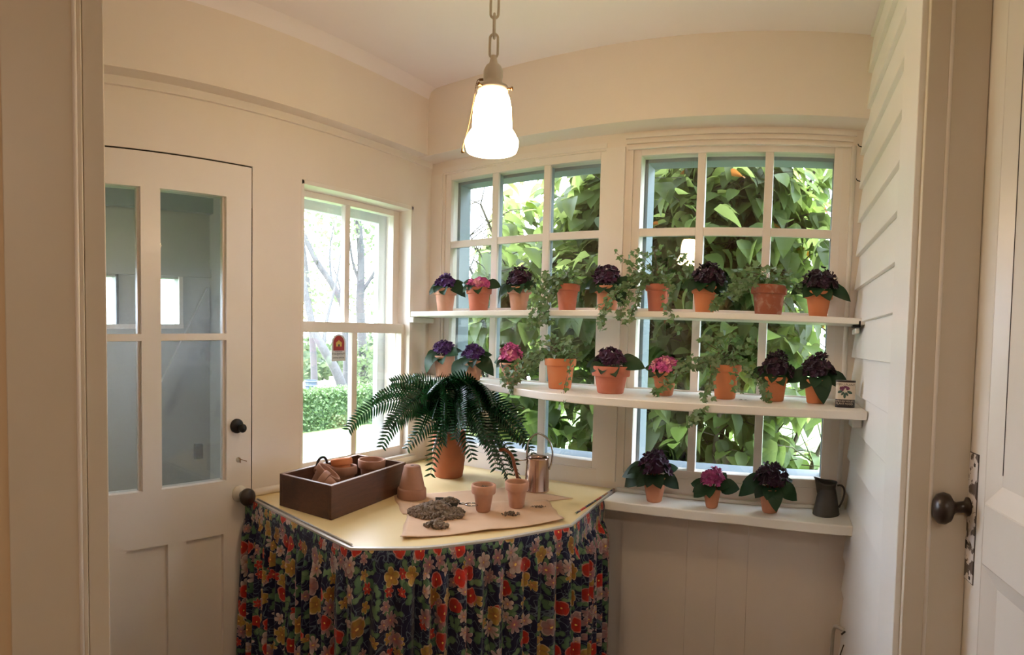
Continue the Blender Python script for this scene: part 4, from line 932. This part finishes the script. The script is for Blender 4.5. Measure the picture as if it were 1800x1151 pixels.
# scoop
sc = empty('metal_scoop', (-1.012, 1.343, TZ + .006), .62); tag(sc, 'grey metal scoop with a ring handle lying in the soil', 'scoop')
m = MB(); nseg = 16; nl = 8
for lay in (0, 1):
    for i in range(nl + 1):
        t = i / nl; rr = (.030 - lay * .0012) * (math.sqrt(max(0, 1 - (max(0, t - .55) / .45) ** 2)) if t > .55 else 1.0)
        for j in range(nseg + 1):
            a = PI + PI * j / nseg; m.v.append((-.042 + t * .075, rr * math.cos(a), .031 + (.030 - lay * .0012) * math.sin(a) * (rr / .03) * .9))
W_ = nseg + 1
for lay in (0, 1):
    for i in range(nl):
        for j in range(nseg): q = lay * (nl + 1) * W_ + i * W_ + j; m.f.append((q, q + 1, q + W_ + 1, q + W_))
m.build('bowl', 'scoop_metal', sc, smooth=True)
MB().tube([(.030, 0, .022), (.042, 0, .022), (.05, .0, .020)], .0032, 8).tube([(.050 + .018 + .018 * math.cos(t), .014 * math.sin(t), .020) for t in [PI + 2 * PI * i / 16 for i in range(17)]], .0026, 8, False).build('handle', 'chrome', sc, smooth=True)
lumps('soil_load', 'soil', (0, 0), 160, .034, .020, .016, 9, 0, .003, .006, .022).parent = sc; bpy.data.objects['soil_load']['kind'] = 'stuff'

# ------------------------------------------------------------------ watering can
wc = empty('watering_can', (-.921, 1.722, TZ)); tag(wc, 'shiny copper and silver watering can with a tall hoop handle', 'watering can')
MB().lathe([(0, 0), (.042, 0), (.0435, .003), (.0435, .006), (.042, .009), (.041, .06), (.039, .11), (.040, .112), (.040, .116), (.037, .117), (.0365, .105), (.039, .02), (0, .018)], 36).build('body', 'copper_silver', wc, smooth=True)
hv = Vector((1, .45, 0)).normalized()
pts = [-hv * .036 + Vector((0, 0, .105)), -hv * .036 + Vector((0, 0, .14)), -hv * .030 + Vector((0, 0, .175)), hv * .0 + Vector((0, 0, .198)), hv * .036 + Vector((0, 0, .178)), hv * .050 + Vector((0, 0, .145)), hv * .050 + Vector((0, 0, .105)), hv * .041 + Vector((0, 0, .075))]
MB().tube(catmull(pts, 6), .0034, 8).build('handle', 'chrome', wc, smooth=True)
sv = Vector((-.95, -.35, 0)).normalized()
MB().tube(catmull([sv * .038 + Vector((0, 0, .018)), sv * .062 + Vector((0, 0, .028)), sv * .078 + Vector((0, 0, .075)), sv * .090 + Vector((0, 0, .115)), sv * .115 + Vector((0, 0, .135)), sv * .135 + Vector((0, 0, .132))], 6), [.0075] * 6 + [.006] * 25, 10).build('spout', 'copper', wc, smooth=True)
MB().tube([sv * .038 + Vector((0, 0, .105)), sv * .086 + Vector((0, 0, .096))], .0022, 6).build('strut', 'chrome', wc, smooth=True)

# ------------------------------------------------------------------ fern
fn = empty('potted_fern', (-1.286, 1.700, TZ)); tag(fn, 'large dark green fern in a tall terracotta pot in the table corner', 'potted plant')
MB().lathe([(0, 0), (.050, 0), (.053, .004), (.057, .03), (.0595, .055), (.0605, .058), (.062, .085), (.064, .12), (.063, .15), (.060, .172), (.055, .175), (.052, .165), (.05, .1), (0, .09)], 36).build('pot', 'terracotta_dark', fn, smooth=True)
s_ = MB().lathe([(0, .160), (.053, .158)], 20).build('soil', 'dark_soil', fn); s_['kind'] = 'stuff'
FO = Vector((-1.286, 1.700, TZ))
def frond(tip, ctrl_h=.12, llen=.046, out=.45, seed=0):
    r2 = random.Random(seed); P0 = Vector((r2.uniform(-.02, .02), r2.uniform(-.02, .02), .16)); P3 = tip - FO
    hor = Vector((P3.x, P3.y, 0)); P1 = P0 + Vector((hor.x * .12, hor.y * .12, ctrl_h * 1.15)); P2 = P0 + hor * .75 + Vector((0, 0, max(P3.z - .16, -.02) * .5 + ctrl_h * out * 1.6))
    P1.y = min(P1.y, -.012); P2.y = min(P2.y, -.03); c = bez(P0, P1, P2, P3, 44); L_ = sum((c[i + 1] - c[i]).length for i in range(44)); n = max(12, int(L_ / .0112)); c = bez(P0, P1, P2, P3, n)
    roll = (1 if r2.random() < .5 else -1) * r2.uniform(.55, 1.35)
    m = MB(); m.tube(c[::3] + [c[-1]], [.0022 * (1 - .7 * i / (len(c) / 3)) for i in range(len(c[::3]) + 1)], 5)
    for i in range(3, n + 1):
        t = i / n; tg = (c[i] - c[i - 1]).normalized(); sd = tg.cross(Vector((0, 0, 1)))
        sd = sd.normalized() if sd.length > .15 else Vector((hor.y, -hor.x, 0)).normalized()
        rr = Matrix.Rotation(roll, 3, tg); sd = (rr @ sd).normalized(); upn = sd.cross(tg).normalized()
        l = llen * (min(1, .35 + t * 2.2)) * (1 - max(0, t - .45) / .55 * .62) * r2.uniform(.88, 1.1)
        for s_ in (-1, 1):
            d_ = (sd * s_ * .92 + tg * .38).normalized(); w_ = .0046; side = tg
            p0 = c[i]; pts = []
            for q, ww in ((0, .5), (.3, 1.0), (.65, .85), (1, 0)):
                p = p0 + d_ * l * q + tg * l * .14 * q * q + upn * (l * (.16 * q - .34 * q * q))
                pts.append((p + side * w_ * ww, p + upn * w_ * .35 * ww, p - side * w_ * ww))
            vs = [v for tr in pts for v in tr]; b_ = len(m.v); m.v += [tuple(v) for v in vs]
            for q in range(3):
                m.f += [(b_ + q * 3, b_ + q * 3 + 1, b_ + q * 3 + 4, b_ + q * 3 + 3), (b_ + q * 3 + 1, b_ + q * 3 + 2, b_ + q * 3 + 5, b_ + q * 3 + 4)]
    m.build('frond', 'fern_leaf', fn)
tips = [  # picture place of each tip and its distance
    (613, 754, 2.02, .17, .5), (672, 784, 1.98, .17, .5), (655, 705, 2.0, .16, .5), (690, 672, 2.08, .14, .5), (716, 787, 2.05, .10, .4), (757, 833, 2.02, .10, .35), (762, 790, 1.93, .15, .45), (735, 760, 1.95, .16, .45),
    (700, 740, 1.90, .16, .5), (778, 778, 1.86, .17, .5), (800, 770, 1.84, .18, .45), (845, 688, 2.05, .22, .4), (918, 742, 2.10, .19, .55), (936, 796, 2.05, .15, .55), (893, 848, 1.95, .15, .5), (872, 822, 1.90, .17, .5),
    (905, 770, 2.0, .18, .5), (830, 805, 1.98, .12, .4), (850, 775, 1.85, .18, .5), (885, 745, 2.0, .19, .5), (820, 745, 1.86, .20, .5), (865, 800, 1.93, .17, .5), (900, 800, 2.05, .16, .5), (790, 700, 2.0, .22, .4),
    (740, 700, 1.95, .18, .5), (870, 710, 2.1, .20, .5), (905, 815, 1.98, .15, .5), (718, 672, 2.15, .17, .5), (845, 720, 1.9, .21, .5), (760, 735, 1.88, .18, .5), (880, 775, 2.1, .17, .55), (925, 765, 2.0, .17, .55), (780, 745, 1.8, .19, .5), (855, 745, 1.98, .2, .5)]
tips += [(u + du, v + dv, r + dr, ch, ou) for (u, v, r, ch, ou), du, dv, dr in zip(tips[6:30:2], (22, -18, 12, -25, 18, 26, -14, 20, -22, 15, -12, 24), (-14, 10, -20, 12, -10, 16, -16, 8, 14, -12, 18, -8), (.06, .08, -.05, .1, .04, -.04, .08, .05, .1, -.04, .06, .03))]
for i, (u, v, r, ch, ou) in enumerate(tips): frond(at(u, v, r), ch, .062, ou, 100 + i)

# ------------------------------------------------------------------ pendant lamp
LP = at(864, 268, 1.23); LB = LP.z
pd = empty('pendant_lamp', (LP.x, LP.y, ZC)); tag(pd, 'lit pendant lamp with a bell shaped opal glass shade on a painted chain', 'lamp')
def lz(z): return z - ZC
o0 = LB
MB().lathe([(.053, o0 + .003), (.0565, o0 + .014), (.0568, o0 + .024), (.050, o0 + .037), (.0425, o0 + .048), (.0415, o0 + .065), (.0405, o0 + .09), (.036, o0 + .112), (.030, o0 + .124), (.028, o0 + .128), (.0265, o0 + .124), (.034, o0 + .10), (.039, o0 + .06), (.046, o0 + .038), (.053, o0 + .020), (.050, o0 + .003), (.053, o0 + .003)], 40, Matrix.Translation((0, 0, -ZC))).build('lamp_shade', 'lit_opal_glass', pd, smooth=True)
MB().lathe([(0, o0 + .122), (.029, o0 + .122), (.0325, o0 + .126), (.033, o0 + .134), (.021, o0 + .138), (.019, o0 + .15), (.0205, o0 + .156), (.0205, o0 + .168), (.016, o0 + .178), (.009, o0 + .184), (.0055, o0 + .2), (0, o0 + .202)], 32, Matrix.Translation((0, 0, -ZC))).build('socket', 'jamb_paint', pd, smooth=True)
for a in (.3, 2.4, 4.5):
    c_, s_ = math.cos(a), math.sin(a); MB().tube([(c_ * .03, s_ * .03, lz(o0 + .129)), (c_ * .041, s_ * .041, lz(o0 + .129))], .0022, 8).tube([(c_ * .040, s_ * .040, lz(o0 + .129)), (c_ * .043, s_ * .043, lz(o0 + .129))], .004, 8).build('thumb_screw', 'brass', pd, smooth=True)
z_ = o0 + .196; li_ = 0
while z_ < ZC - .02:
    m = MB(); hl_ = .024; a = 0.5 if li_ % 2 == 0 else .5 + PI / 2; ca, sa = math.cos(a), math.sin(a); w_ = .0085; pts = []
    for i in range(25):
        t = 2 * PI * i / 24; ex = w_ * math.cos(t); ez = (hl_ - w_) * (1 if math.sin(t) > 0 else -1) * (1 if abs(math.sin(t)) > .05 else 0) + w_ * math.sin(t); pts.append((ex * ca, ex * sa, lz(z_ + hl_) + ez))
    m.tube(pts, .0028, 8, False); m.build('chain_link', 'jamb_paint', pd, smooth=True); z_ += .0405; li_ += 1
MB().lathe([(0, -.002), (.045, -.002), (.043, -.012), (.02, -.022), (0, -.024)], 28).build('ceiling_rose', 'jamb_paint', pd, smooth=True)
m = MB(); pc = catmull([(-.021, -.010, lz(o0 + .152)), (-.031, -.014, lz(o0 + .150)), (-.036, -.016, lz(o0 + .12)), (-.046, -.020, lz(o0 + .06)), (-.0560, -.024, lz(o0 + .022)), (-.0575, -.025, lz(o0 + .012))], 12)
m.tube(pc, .0006, 4)
for p in pc[3::2]: m.lathe([(0, -.0014), (.0014, 0), (0, .0014)], 6, Matrix.Translation(p))
m.build('pull_chain', 'brass', pd, smooth=True)
MB().lathe([(0, .004), (.002, .004), (.0036, -.003), (.0036, -.006), (0, -.006)], 12, Matrix.Translation((-.0577, -.025, lz(o0 + .008)))).build('pull_bell', 'brass', pd, smooth=True)
MB().tube([(-.019, -.009, lz(o0 + .152)), (-.027, -.012, lz(o0 + .152))], .0028, 8).build('switch_arm', 'brass', pd, smooth=True)

# ------------------------------------------------------------------ ribbed cable by the siding
pts = catmull([sid(.20, .022, .640), sid(.19, .040, .646), sid(.15, .047, .62), sid(.13, .048, .55), sid(.12, .046, .45), sid(.12, .04, .3), sid(.12, .03, .1)], 8)
m = MB(); dens = []
for a, c in zip(pts, pts[1:]):
    n_ = max(1, int((c - a).length / .0022))
    for i in range(n_): dens.append(a.lerp(c, i / n_))
m.tube(dens, [.0062 if i % 2 else .0052 for i in range(len(dens))], 10)
cb_ = m.build('flexible_conduit', 'plastic_white', None, smooth=True); tag(cb_, 'white ribbed cable coming out of the siding low on the right', 'cable')
MB().tube([sid(.20, .018, .637), sid(.205, .03, .630)], .003, 8).tube([sid(.21, .022, .60), sid(.20, .03, .565), sid(.185, .03, .53)], .0018, 6).build('wire_hook', 'pewter', cb_, smooth=True)

# ================================================================== OUTDOORS
g = MB(); g.add([(-90, -60, GZ), (60, -60, GZ), (60, 90, GZ), (-90, 90, GZ)], [(0, 1, 2, 3)])
tag(g.build('lawn', 'lawn'), kind='structure')
g = MB(); nn = 24; a = []; c = []
for i in range(nn + 1):
    t = i / nn; y2 = -6 + 40 * t; a.append((-12.6 + .5 * math.sin(t * 5), y2, GZ + .01)); c.append((-19.5 + .7 * math.sin(t * 4 + 1), y2, GZ + .01))
g.add(a + c, [(i, i + 1, nn + 2 + i, nn + 1 + i) for i in range(nn)]); tag(g.build('driveway', 'gravel'), kind='structure')
def leaf_quad(m, p, s, r2, droop=.3):
    d_ = Vector((r2.uniform(-1, 1), r2.uniform(-1, 1), r2.uniform(-.8, .5))).normalized(); u = d_.orthogonal().normalized(); u = Matrix.Rotation(r2.uniform(0, 6.28), 3, d_) @ u
    m.add([p, p + d_ * s * .5 + u * s * .32, p + d_ * s, p + d_ * s * .5 - u * s * .32], [(0, 1, 2), (0, 2, 3)])
hd = empty('clipped_hedge', (-9.0, 8, GZ)); tag(hd, 'low clipped green hedge across the lawn outside the left window', 'hedge')
m = MB(); r2 = random.Random(11)
for i in range(26000):
    y2 = r2.uniform(-4.5, 6.5); f = r2.random()
    if f < .62: p = Vector((.35 + r2.uniform(-.06, .03), y2, r2.uniform(.02, .75)))
    else: p = Vector((r2.uniform(-.35, .35), y2, .74 + r2.uniform(-.04, .05)))
    leaf_quad(m, p, r2.uniform(.05, .09), r2)
m.build('foliage', 'hedge_leaf', hd)['kind'] = 'stuff'
MB().box(-.33, .33, -4.5, 6.5, 0, .72).build('core', 'hedge_leaf', hd)
# trees beyond
def tree(name, segs, cloud, label, seed, group='trees beyond the hedge', ls=.22):
    base = segs[0][0][0]; root = empty(name, (base.x, base.y, GZ)); tag(root, label, 'tree', group); o_ = -root.location
    r2 = random.Random(seed)
    for i, (pts, r0, r1) in enumerate(segs):
        P = [Vector(p) for p in pts]
        if i == 0: P = [Vector((P[0].x, P[0].y, GZ))] + P
        c_ = catmull(P, 5); n = len(c_); m = MB().tube([p + o_ for p in c_], [r0 + (r1 - r0) * j / (n - 1) for j in range(n)], 8)
        m.build('trunk' if i == 0 else 'branch', 'bark', root, smooth=True)
    m = MB()
    for (cx_, cy_, cz_, rx, rz, n) in cloud:
        for j in range(n):
            while True:
                q = Vector((r2.uniform(-1, 1), r2.uniform(-1, 1), r2.uniform(-1, 1)))
                if q.length < 1: break
            leaf_quad(m, Vector((cx_ + q.x * rx, cy_ + q.y * rx, cz_ + q.z * rz)) + o_, r2.uniform(.5, 1) * ls, r2)
    if m.v: m.build('foliage', 'tree_leaf', root)['kind'] = 'stuff'
def cl(u, v, r, rx, rz, n): p = at(u, v, r); return (p.x, p.y, p.z, rx, rz, n)
tree('leaning_tree', [([at(604, 690, 15), at(590, 650, 15), at(568, 612, 15), at(552, 580, 15.2), at(541, 535, 15.4), at(530, 480, 15.6), at(520, 420, 16)], .15, .07), ([at(568, 612, 15), at(575, 560, 15.5), at(590, 500, 16), at(600, 440, 16.5)], .06, .02)], [cl(545, 400, 17, 1.6, 1.3, 260), cl(590, 370, 17, 1.3, .9, 160)], 'grey trunk leaning to the left outside the left window', 31)
tree('slanting_tree', [([at(612, 690, 17), at(608, 600, 17), at(603, 540, 17), at(583, 498, 17), at(557, 460, 17.2), at(530, 403, 17.5), at(505, 340, 18)], .13, .07), ([at(583, 498, 17), at(580, 440, 17.5), at(590, 380, 18)], .04, .015), ([at(603, 540, 17), at(596, 500, 17), at(585, 465, 17.5)], .04, .015)], [cl(535, 520, 18, 1.2, .7, 230), cl(575, 350, 18, 2, .6, 150)], 'long trunk slanting up left behind the upper sash', 32)
tree('forked_tree', [([at(640, 690, 18), at(638, 620, 18), at(633, 540, 18), at(634, 500, 18), at(634, 440, 18), at(628, 370, 18), at(620, 300, 18)], .17, .09), ([at(634, 515, 18), at(650, 492, 18), at(663, 465, 18), at(668, 425, 18)], .07, .02), ([at(634, 500, 18), at(620, 460, 18), at(612, 400, 18)], .06, .02), ([at(650, 492, 18), at(668, 480, 18), at(680, 462, 18)], .035, .012)], [cl(625, 400, 18.5, 1.3, .9, 220), cl(660, 385, 18.5, 1.6, .6, 160), cl(650, 520, 20, 1.5, .8, 260), cl(637, 650, 17.6, .5, 1.0, 420)], 'forked tree with an ivy covered foot right of the middle sash bar', 33)
tree('straight_tree', [([at(673, 690, 19), at(672, 620, 19), at(672, 560, 19), at(676, 470, 19), at(682, 380, 19), at(688, 300, 19)], .16, .10), ([at(672, 560, 19), at(690, 520, 19), at(700, 470, 19)], .05, .02)], [cl(680, 400, 20, 1.8, 1.2, 260)], 'straight grey trunk nearest the right jamb of the left window', 34)
tree('slender_tree', [([at(552, 650, 21), at(547, 570, 21), at(541, 500, 21), at(533, 430, 21), at(528, 350, 21)], .14, .07)], [cl(550, 470, 22, 2.2, 1.6, 420)], 'slender tree at the left edge of the left window', 35)
tree('thin_tree', [([at(607, 690, 16.5), at(606, 650, 16.5), at(608, 600, 16.5), at(600, 560, 16.5)], .07, .04)], [], 'thin dark sapling behind the leaning trunk', 36)
# masses of bushes further back
def bush(u, r, w_, h_, n, label, seed, ls=.3, mat='tree_leaf'):
    p = at(u, 600, r); root = empty('distant_bush', (p.x, p.y, GZ)); tag(root, label, 'bush', 'bushes along the far side of the grounds'); m = MB(); r2 = random.Random(seed)
    for j in range(n):
        while True:
            q = Vector((r2.uniform(-1, 1), r2.uniform(-1, 1), r2.uniform(0, 1)))
            if .55 < q.length < 1: break
        bump = 1 + .18 * math.sin(q.x * 7 + seed) * math.cos(q.y * 6 + seed)
        leaf_quad(m, Vector((q.x * w_, q.y * w_, q.z * h_ * bump)), r2.uniform(.5, 1) * ls, r2)
    m.build('foliage', mat, root)['kind'] = 'stuff'
    c_ = MB().lathe([(w_ * .8, 0), (w_ * .82, h_ * .3), (w_ * .6, h_ * .62), (0, h_ * .78)], 12); c_.build('core', mat, root, smooth=True)
BL = ['low far bush at the left edge of the left window', 'far bush behind the slanting trunk', 'far bush behind the forked tree', 'taller far bush behind the straight trunk']
for i, (u, r, w_, h_) in enumerate([(525, 24, 1.35, 1.9), (592, 27, 1.4, 1.8), (652, 24, 1.3, 2.3), (712, 28, 1.5, 3.2), (775, 25, 1.5, 4.2), (850, 31, 2.2, 4.4), (945, 30, 2.3, 4.8), (1045, 31, 2.4, 5.4), (1150, 32, 2.4, 5.2), (1260, 34, 2.8, 4.8), (1370, 40, 2.9, 3.8)]):
    bush(u, r, w_, h_, 900, BL[i] if i < 4 else 'far pale green tree behind the big shrub', 50 + i, .34)
# bin behind the hedge
bn = empty('garden_bin', at(546, 655, 14.3)); bn.location.z = GZ; tag(bn, 'dark slatted garden bin standing beyond the hedge outside the left window', 'bin')
MB().lathe([(.12, 0), (.15, .7), (.16, .72), (.16, .76)], 12).build('body', 'bin_plastic', bn)
for i in range(5): MB().lathe([(.15, .30 + i * .1), (.18, .32 + i * .1), (.15, .34 + i * .1)], 12).build('rib', 'bin_plastic', bn)

# ------------------------------------------------------------------ the big shrub outside the back windows
sh = empty('leafy_shrub', (-.95, 3.0, GZ)); tag(sh, 'big broad leaved shrub pressing close outside the back windows', 'shrub')
SO = -sh.location
SLM = [leaf_mesh('leaf', .135, .092, 'shrub_leaf', .16, .22, 5, .92), leaf_mesh('leaf', .118, .082, 'shrub_leaf', .3, .35, 5, .92), leaf_mesh('leaf', .112, .078, 'shrub_leaf_lit', .2, .15, 5, .92), leaf_mesh('leaf', .128, .086, 'shrub_leaf_lit', .1, .4, 5, .92), leaf_mesh('leaf', .09, .06, 'shrub_leaf_autumn', .2, .3, 5, .92)]
r2 = random.Random(77)
bm_ = MB(); nodes = []
# stems fan out from the ground
for i in range(34):
    x0 = r2.uniform(-1.7, -.05); y0 = r2.uniform(2.75, 3.3); lean = r2.uniform(-.45, .35) + (x0 + .9) * .3
    h_ = r2.uniform(2.3, 3.2); p = [Vector((x0, y0, GZ))]; k_ = 7
    for j in range(1, k_ + 1):
        t = j / k_; p.append(Vector((x0 + lean * t * t + r2.uniform(-.05, .05), y0 + r2.uniform(-.06, .06) - .35 * t * t * r2.random(), GZ + h_ * t)))
    c_ = catmull(p, 4); bm_.tube([q + SO for q in c_], [.017 * (1 - .75 * j / len(c_)) + .002 for j in range(len(c_))], 6)
    for j in range(4, len(c_)):
        for _ in range(2):
            q = c_[j]; d_ = Vector((r2.uniform(-1, 1), r2.uniform(-1.0, .7), r2.uniform(-.1, .7))).normalized(); L_ = r2.uniform(.18, .42); tip = q + d_ * L_
            mid = q + d_ * L_ * .5 + Vector((0, 0, .03)); bm_.tube([q + SO, mid + SO, tip + SO], [.004, .003, .0015], 4, False)
            for s_ in (.35, .55, .75, .9, 1.0): nodes.append((q.lerp(mid, s_ * 2) if s_ < .5 else mid.lerp(tip, s_ * 2 - 1), d_))
bm_.build('branches', 'twig', sh, smooth=True)
def inside(p):
    if p.y < 2.22: return False
    a = p.x / p.y; el = (p.z - 1.5) / p.y
    if a < -.72 + (.10 * max(0, el * 3)) - (.06 if el < .1 else 0): return False
    lim = .06 if el > -.02 else -.015 + (.05 * math.sin(el * 40))
    if el < -.12: lim = -.05 + .04 * math.sin(el * 60)
    return a < lim
leafs = []
for p, d_ in nodes:
    for _ in range(2):
        q = p + Vector((r2.uniform(-.05, .05), r2.uniform(-.05, .05), r2.uniform(-.05, .05)))
        if inside(q) and not (q.z < 1.35 and r2.random() < .5):
            az = math.atan2(d_.y, d_.x) + r2.uniform(-1.2, 1.2); M = Matrix.Translation(q + SO) @ Matrix.Rotation(az, 4, 'Z') @ Matrix.Rotation(r2.uniform(-.1, 1.15), 4, 'Y') @ Matrix.Rotation(r2.uniform(-.5, .5), 4, 'X') @ Matrix.Scale(r2.uniform(.75, 1.2) * (1 if q.z > .9 else .8), 4)
            leafs.append((q.y, M, 4 if r2.random() < .012 else r2.choice((0, 1, 2, 3) if q.y > 2.75 else (0, 1, 1, 2))))  # leaves coloured as lit are picked more often towards the back
leafs.sort(key=lambda t: t[0])
for y2, M, k_ in leafs[:300]: inst('leaf', SLM[k_], sh, M)
buf = {}
for y2, M, k_ in leafs[300:]: buf.setdefault(SLM[k_].materials[0].name, []).append((M, k_))
for mat, lst in buf.items():
    V = []; Fc = []; b_ = 0
    for M, k_ in lst:
        me = SLM[k_]; co = np.empty(len(me.vertices) * 3, dtype=np.float32); me.vertices.foreach_get('co', co); co = co.reshape(-1, 3); A_ = np.array(M)
        V.append(co @ A_[:3, :3].T + A_[:3, 3]); Fc += [tuple(v + b_ for v in pl_.vertices) for pl_ in me.polygons]; b_ += len(co)
    me = bpy.data.meshes.new('foliage'); me.from_pydata(np.concatenate(V).tolist(), [], Fc); me.materials.append(MATS[mat]); me.polygons.foreach_set('use_smooth', [True] * len(me.polygons))
    o = bpy.data.objects.new('foliage', me); COL.objects.link(o); o.parent = sh; o['kind'] = 'stuff'
print('shrub leaves', len(leafs))
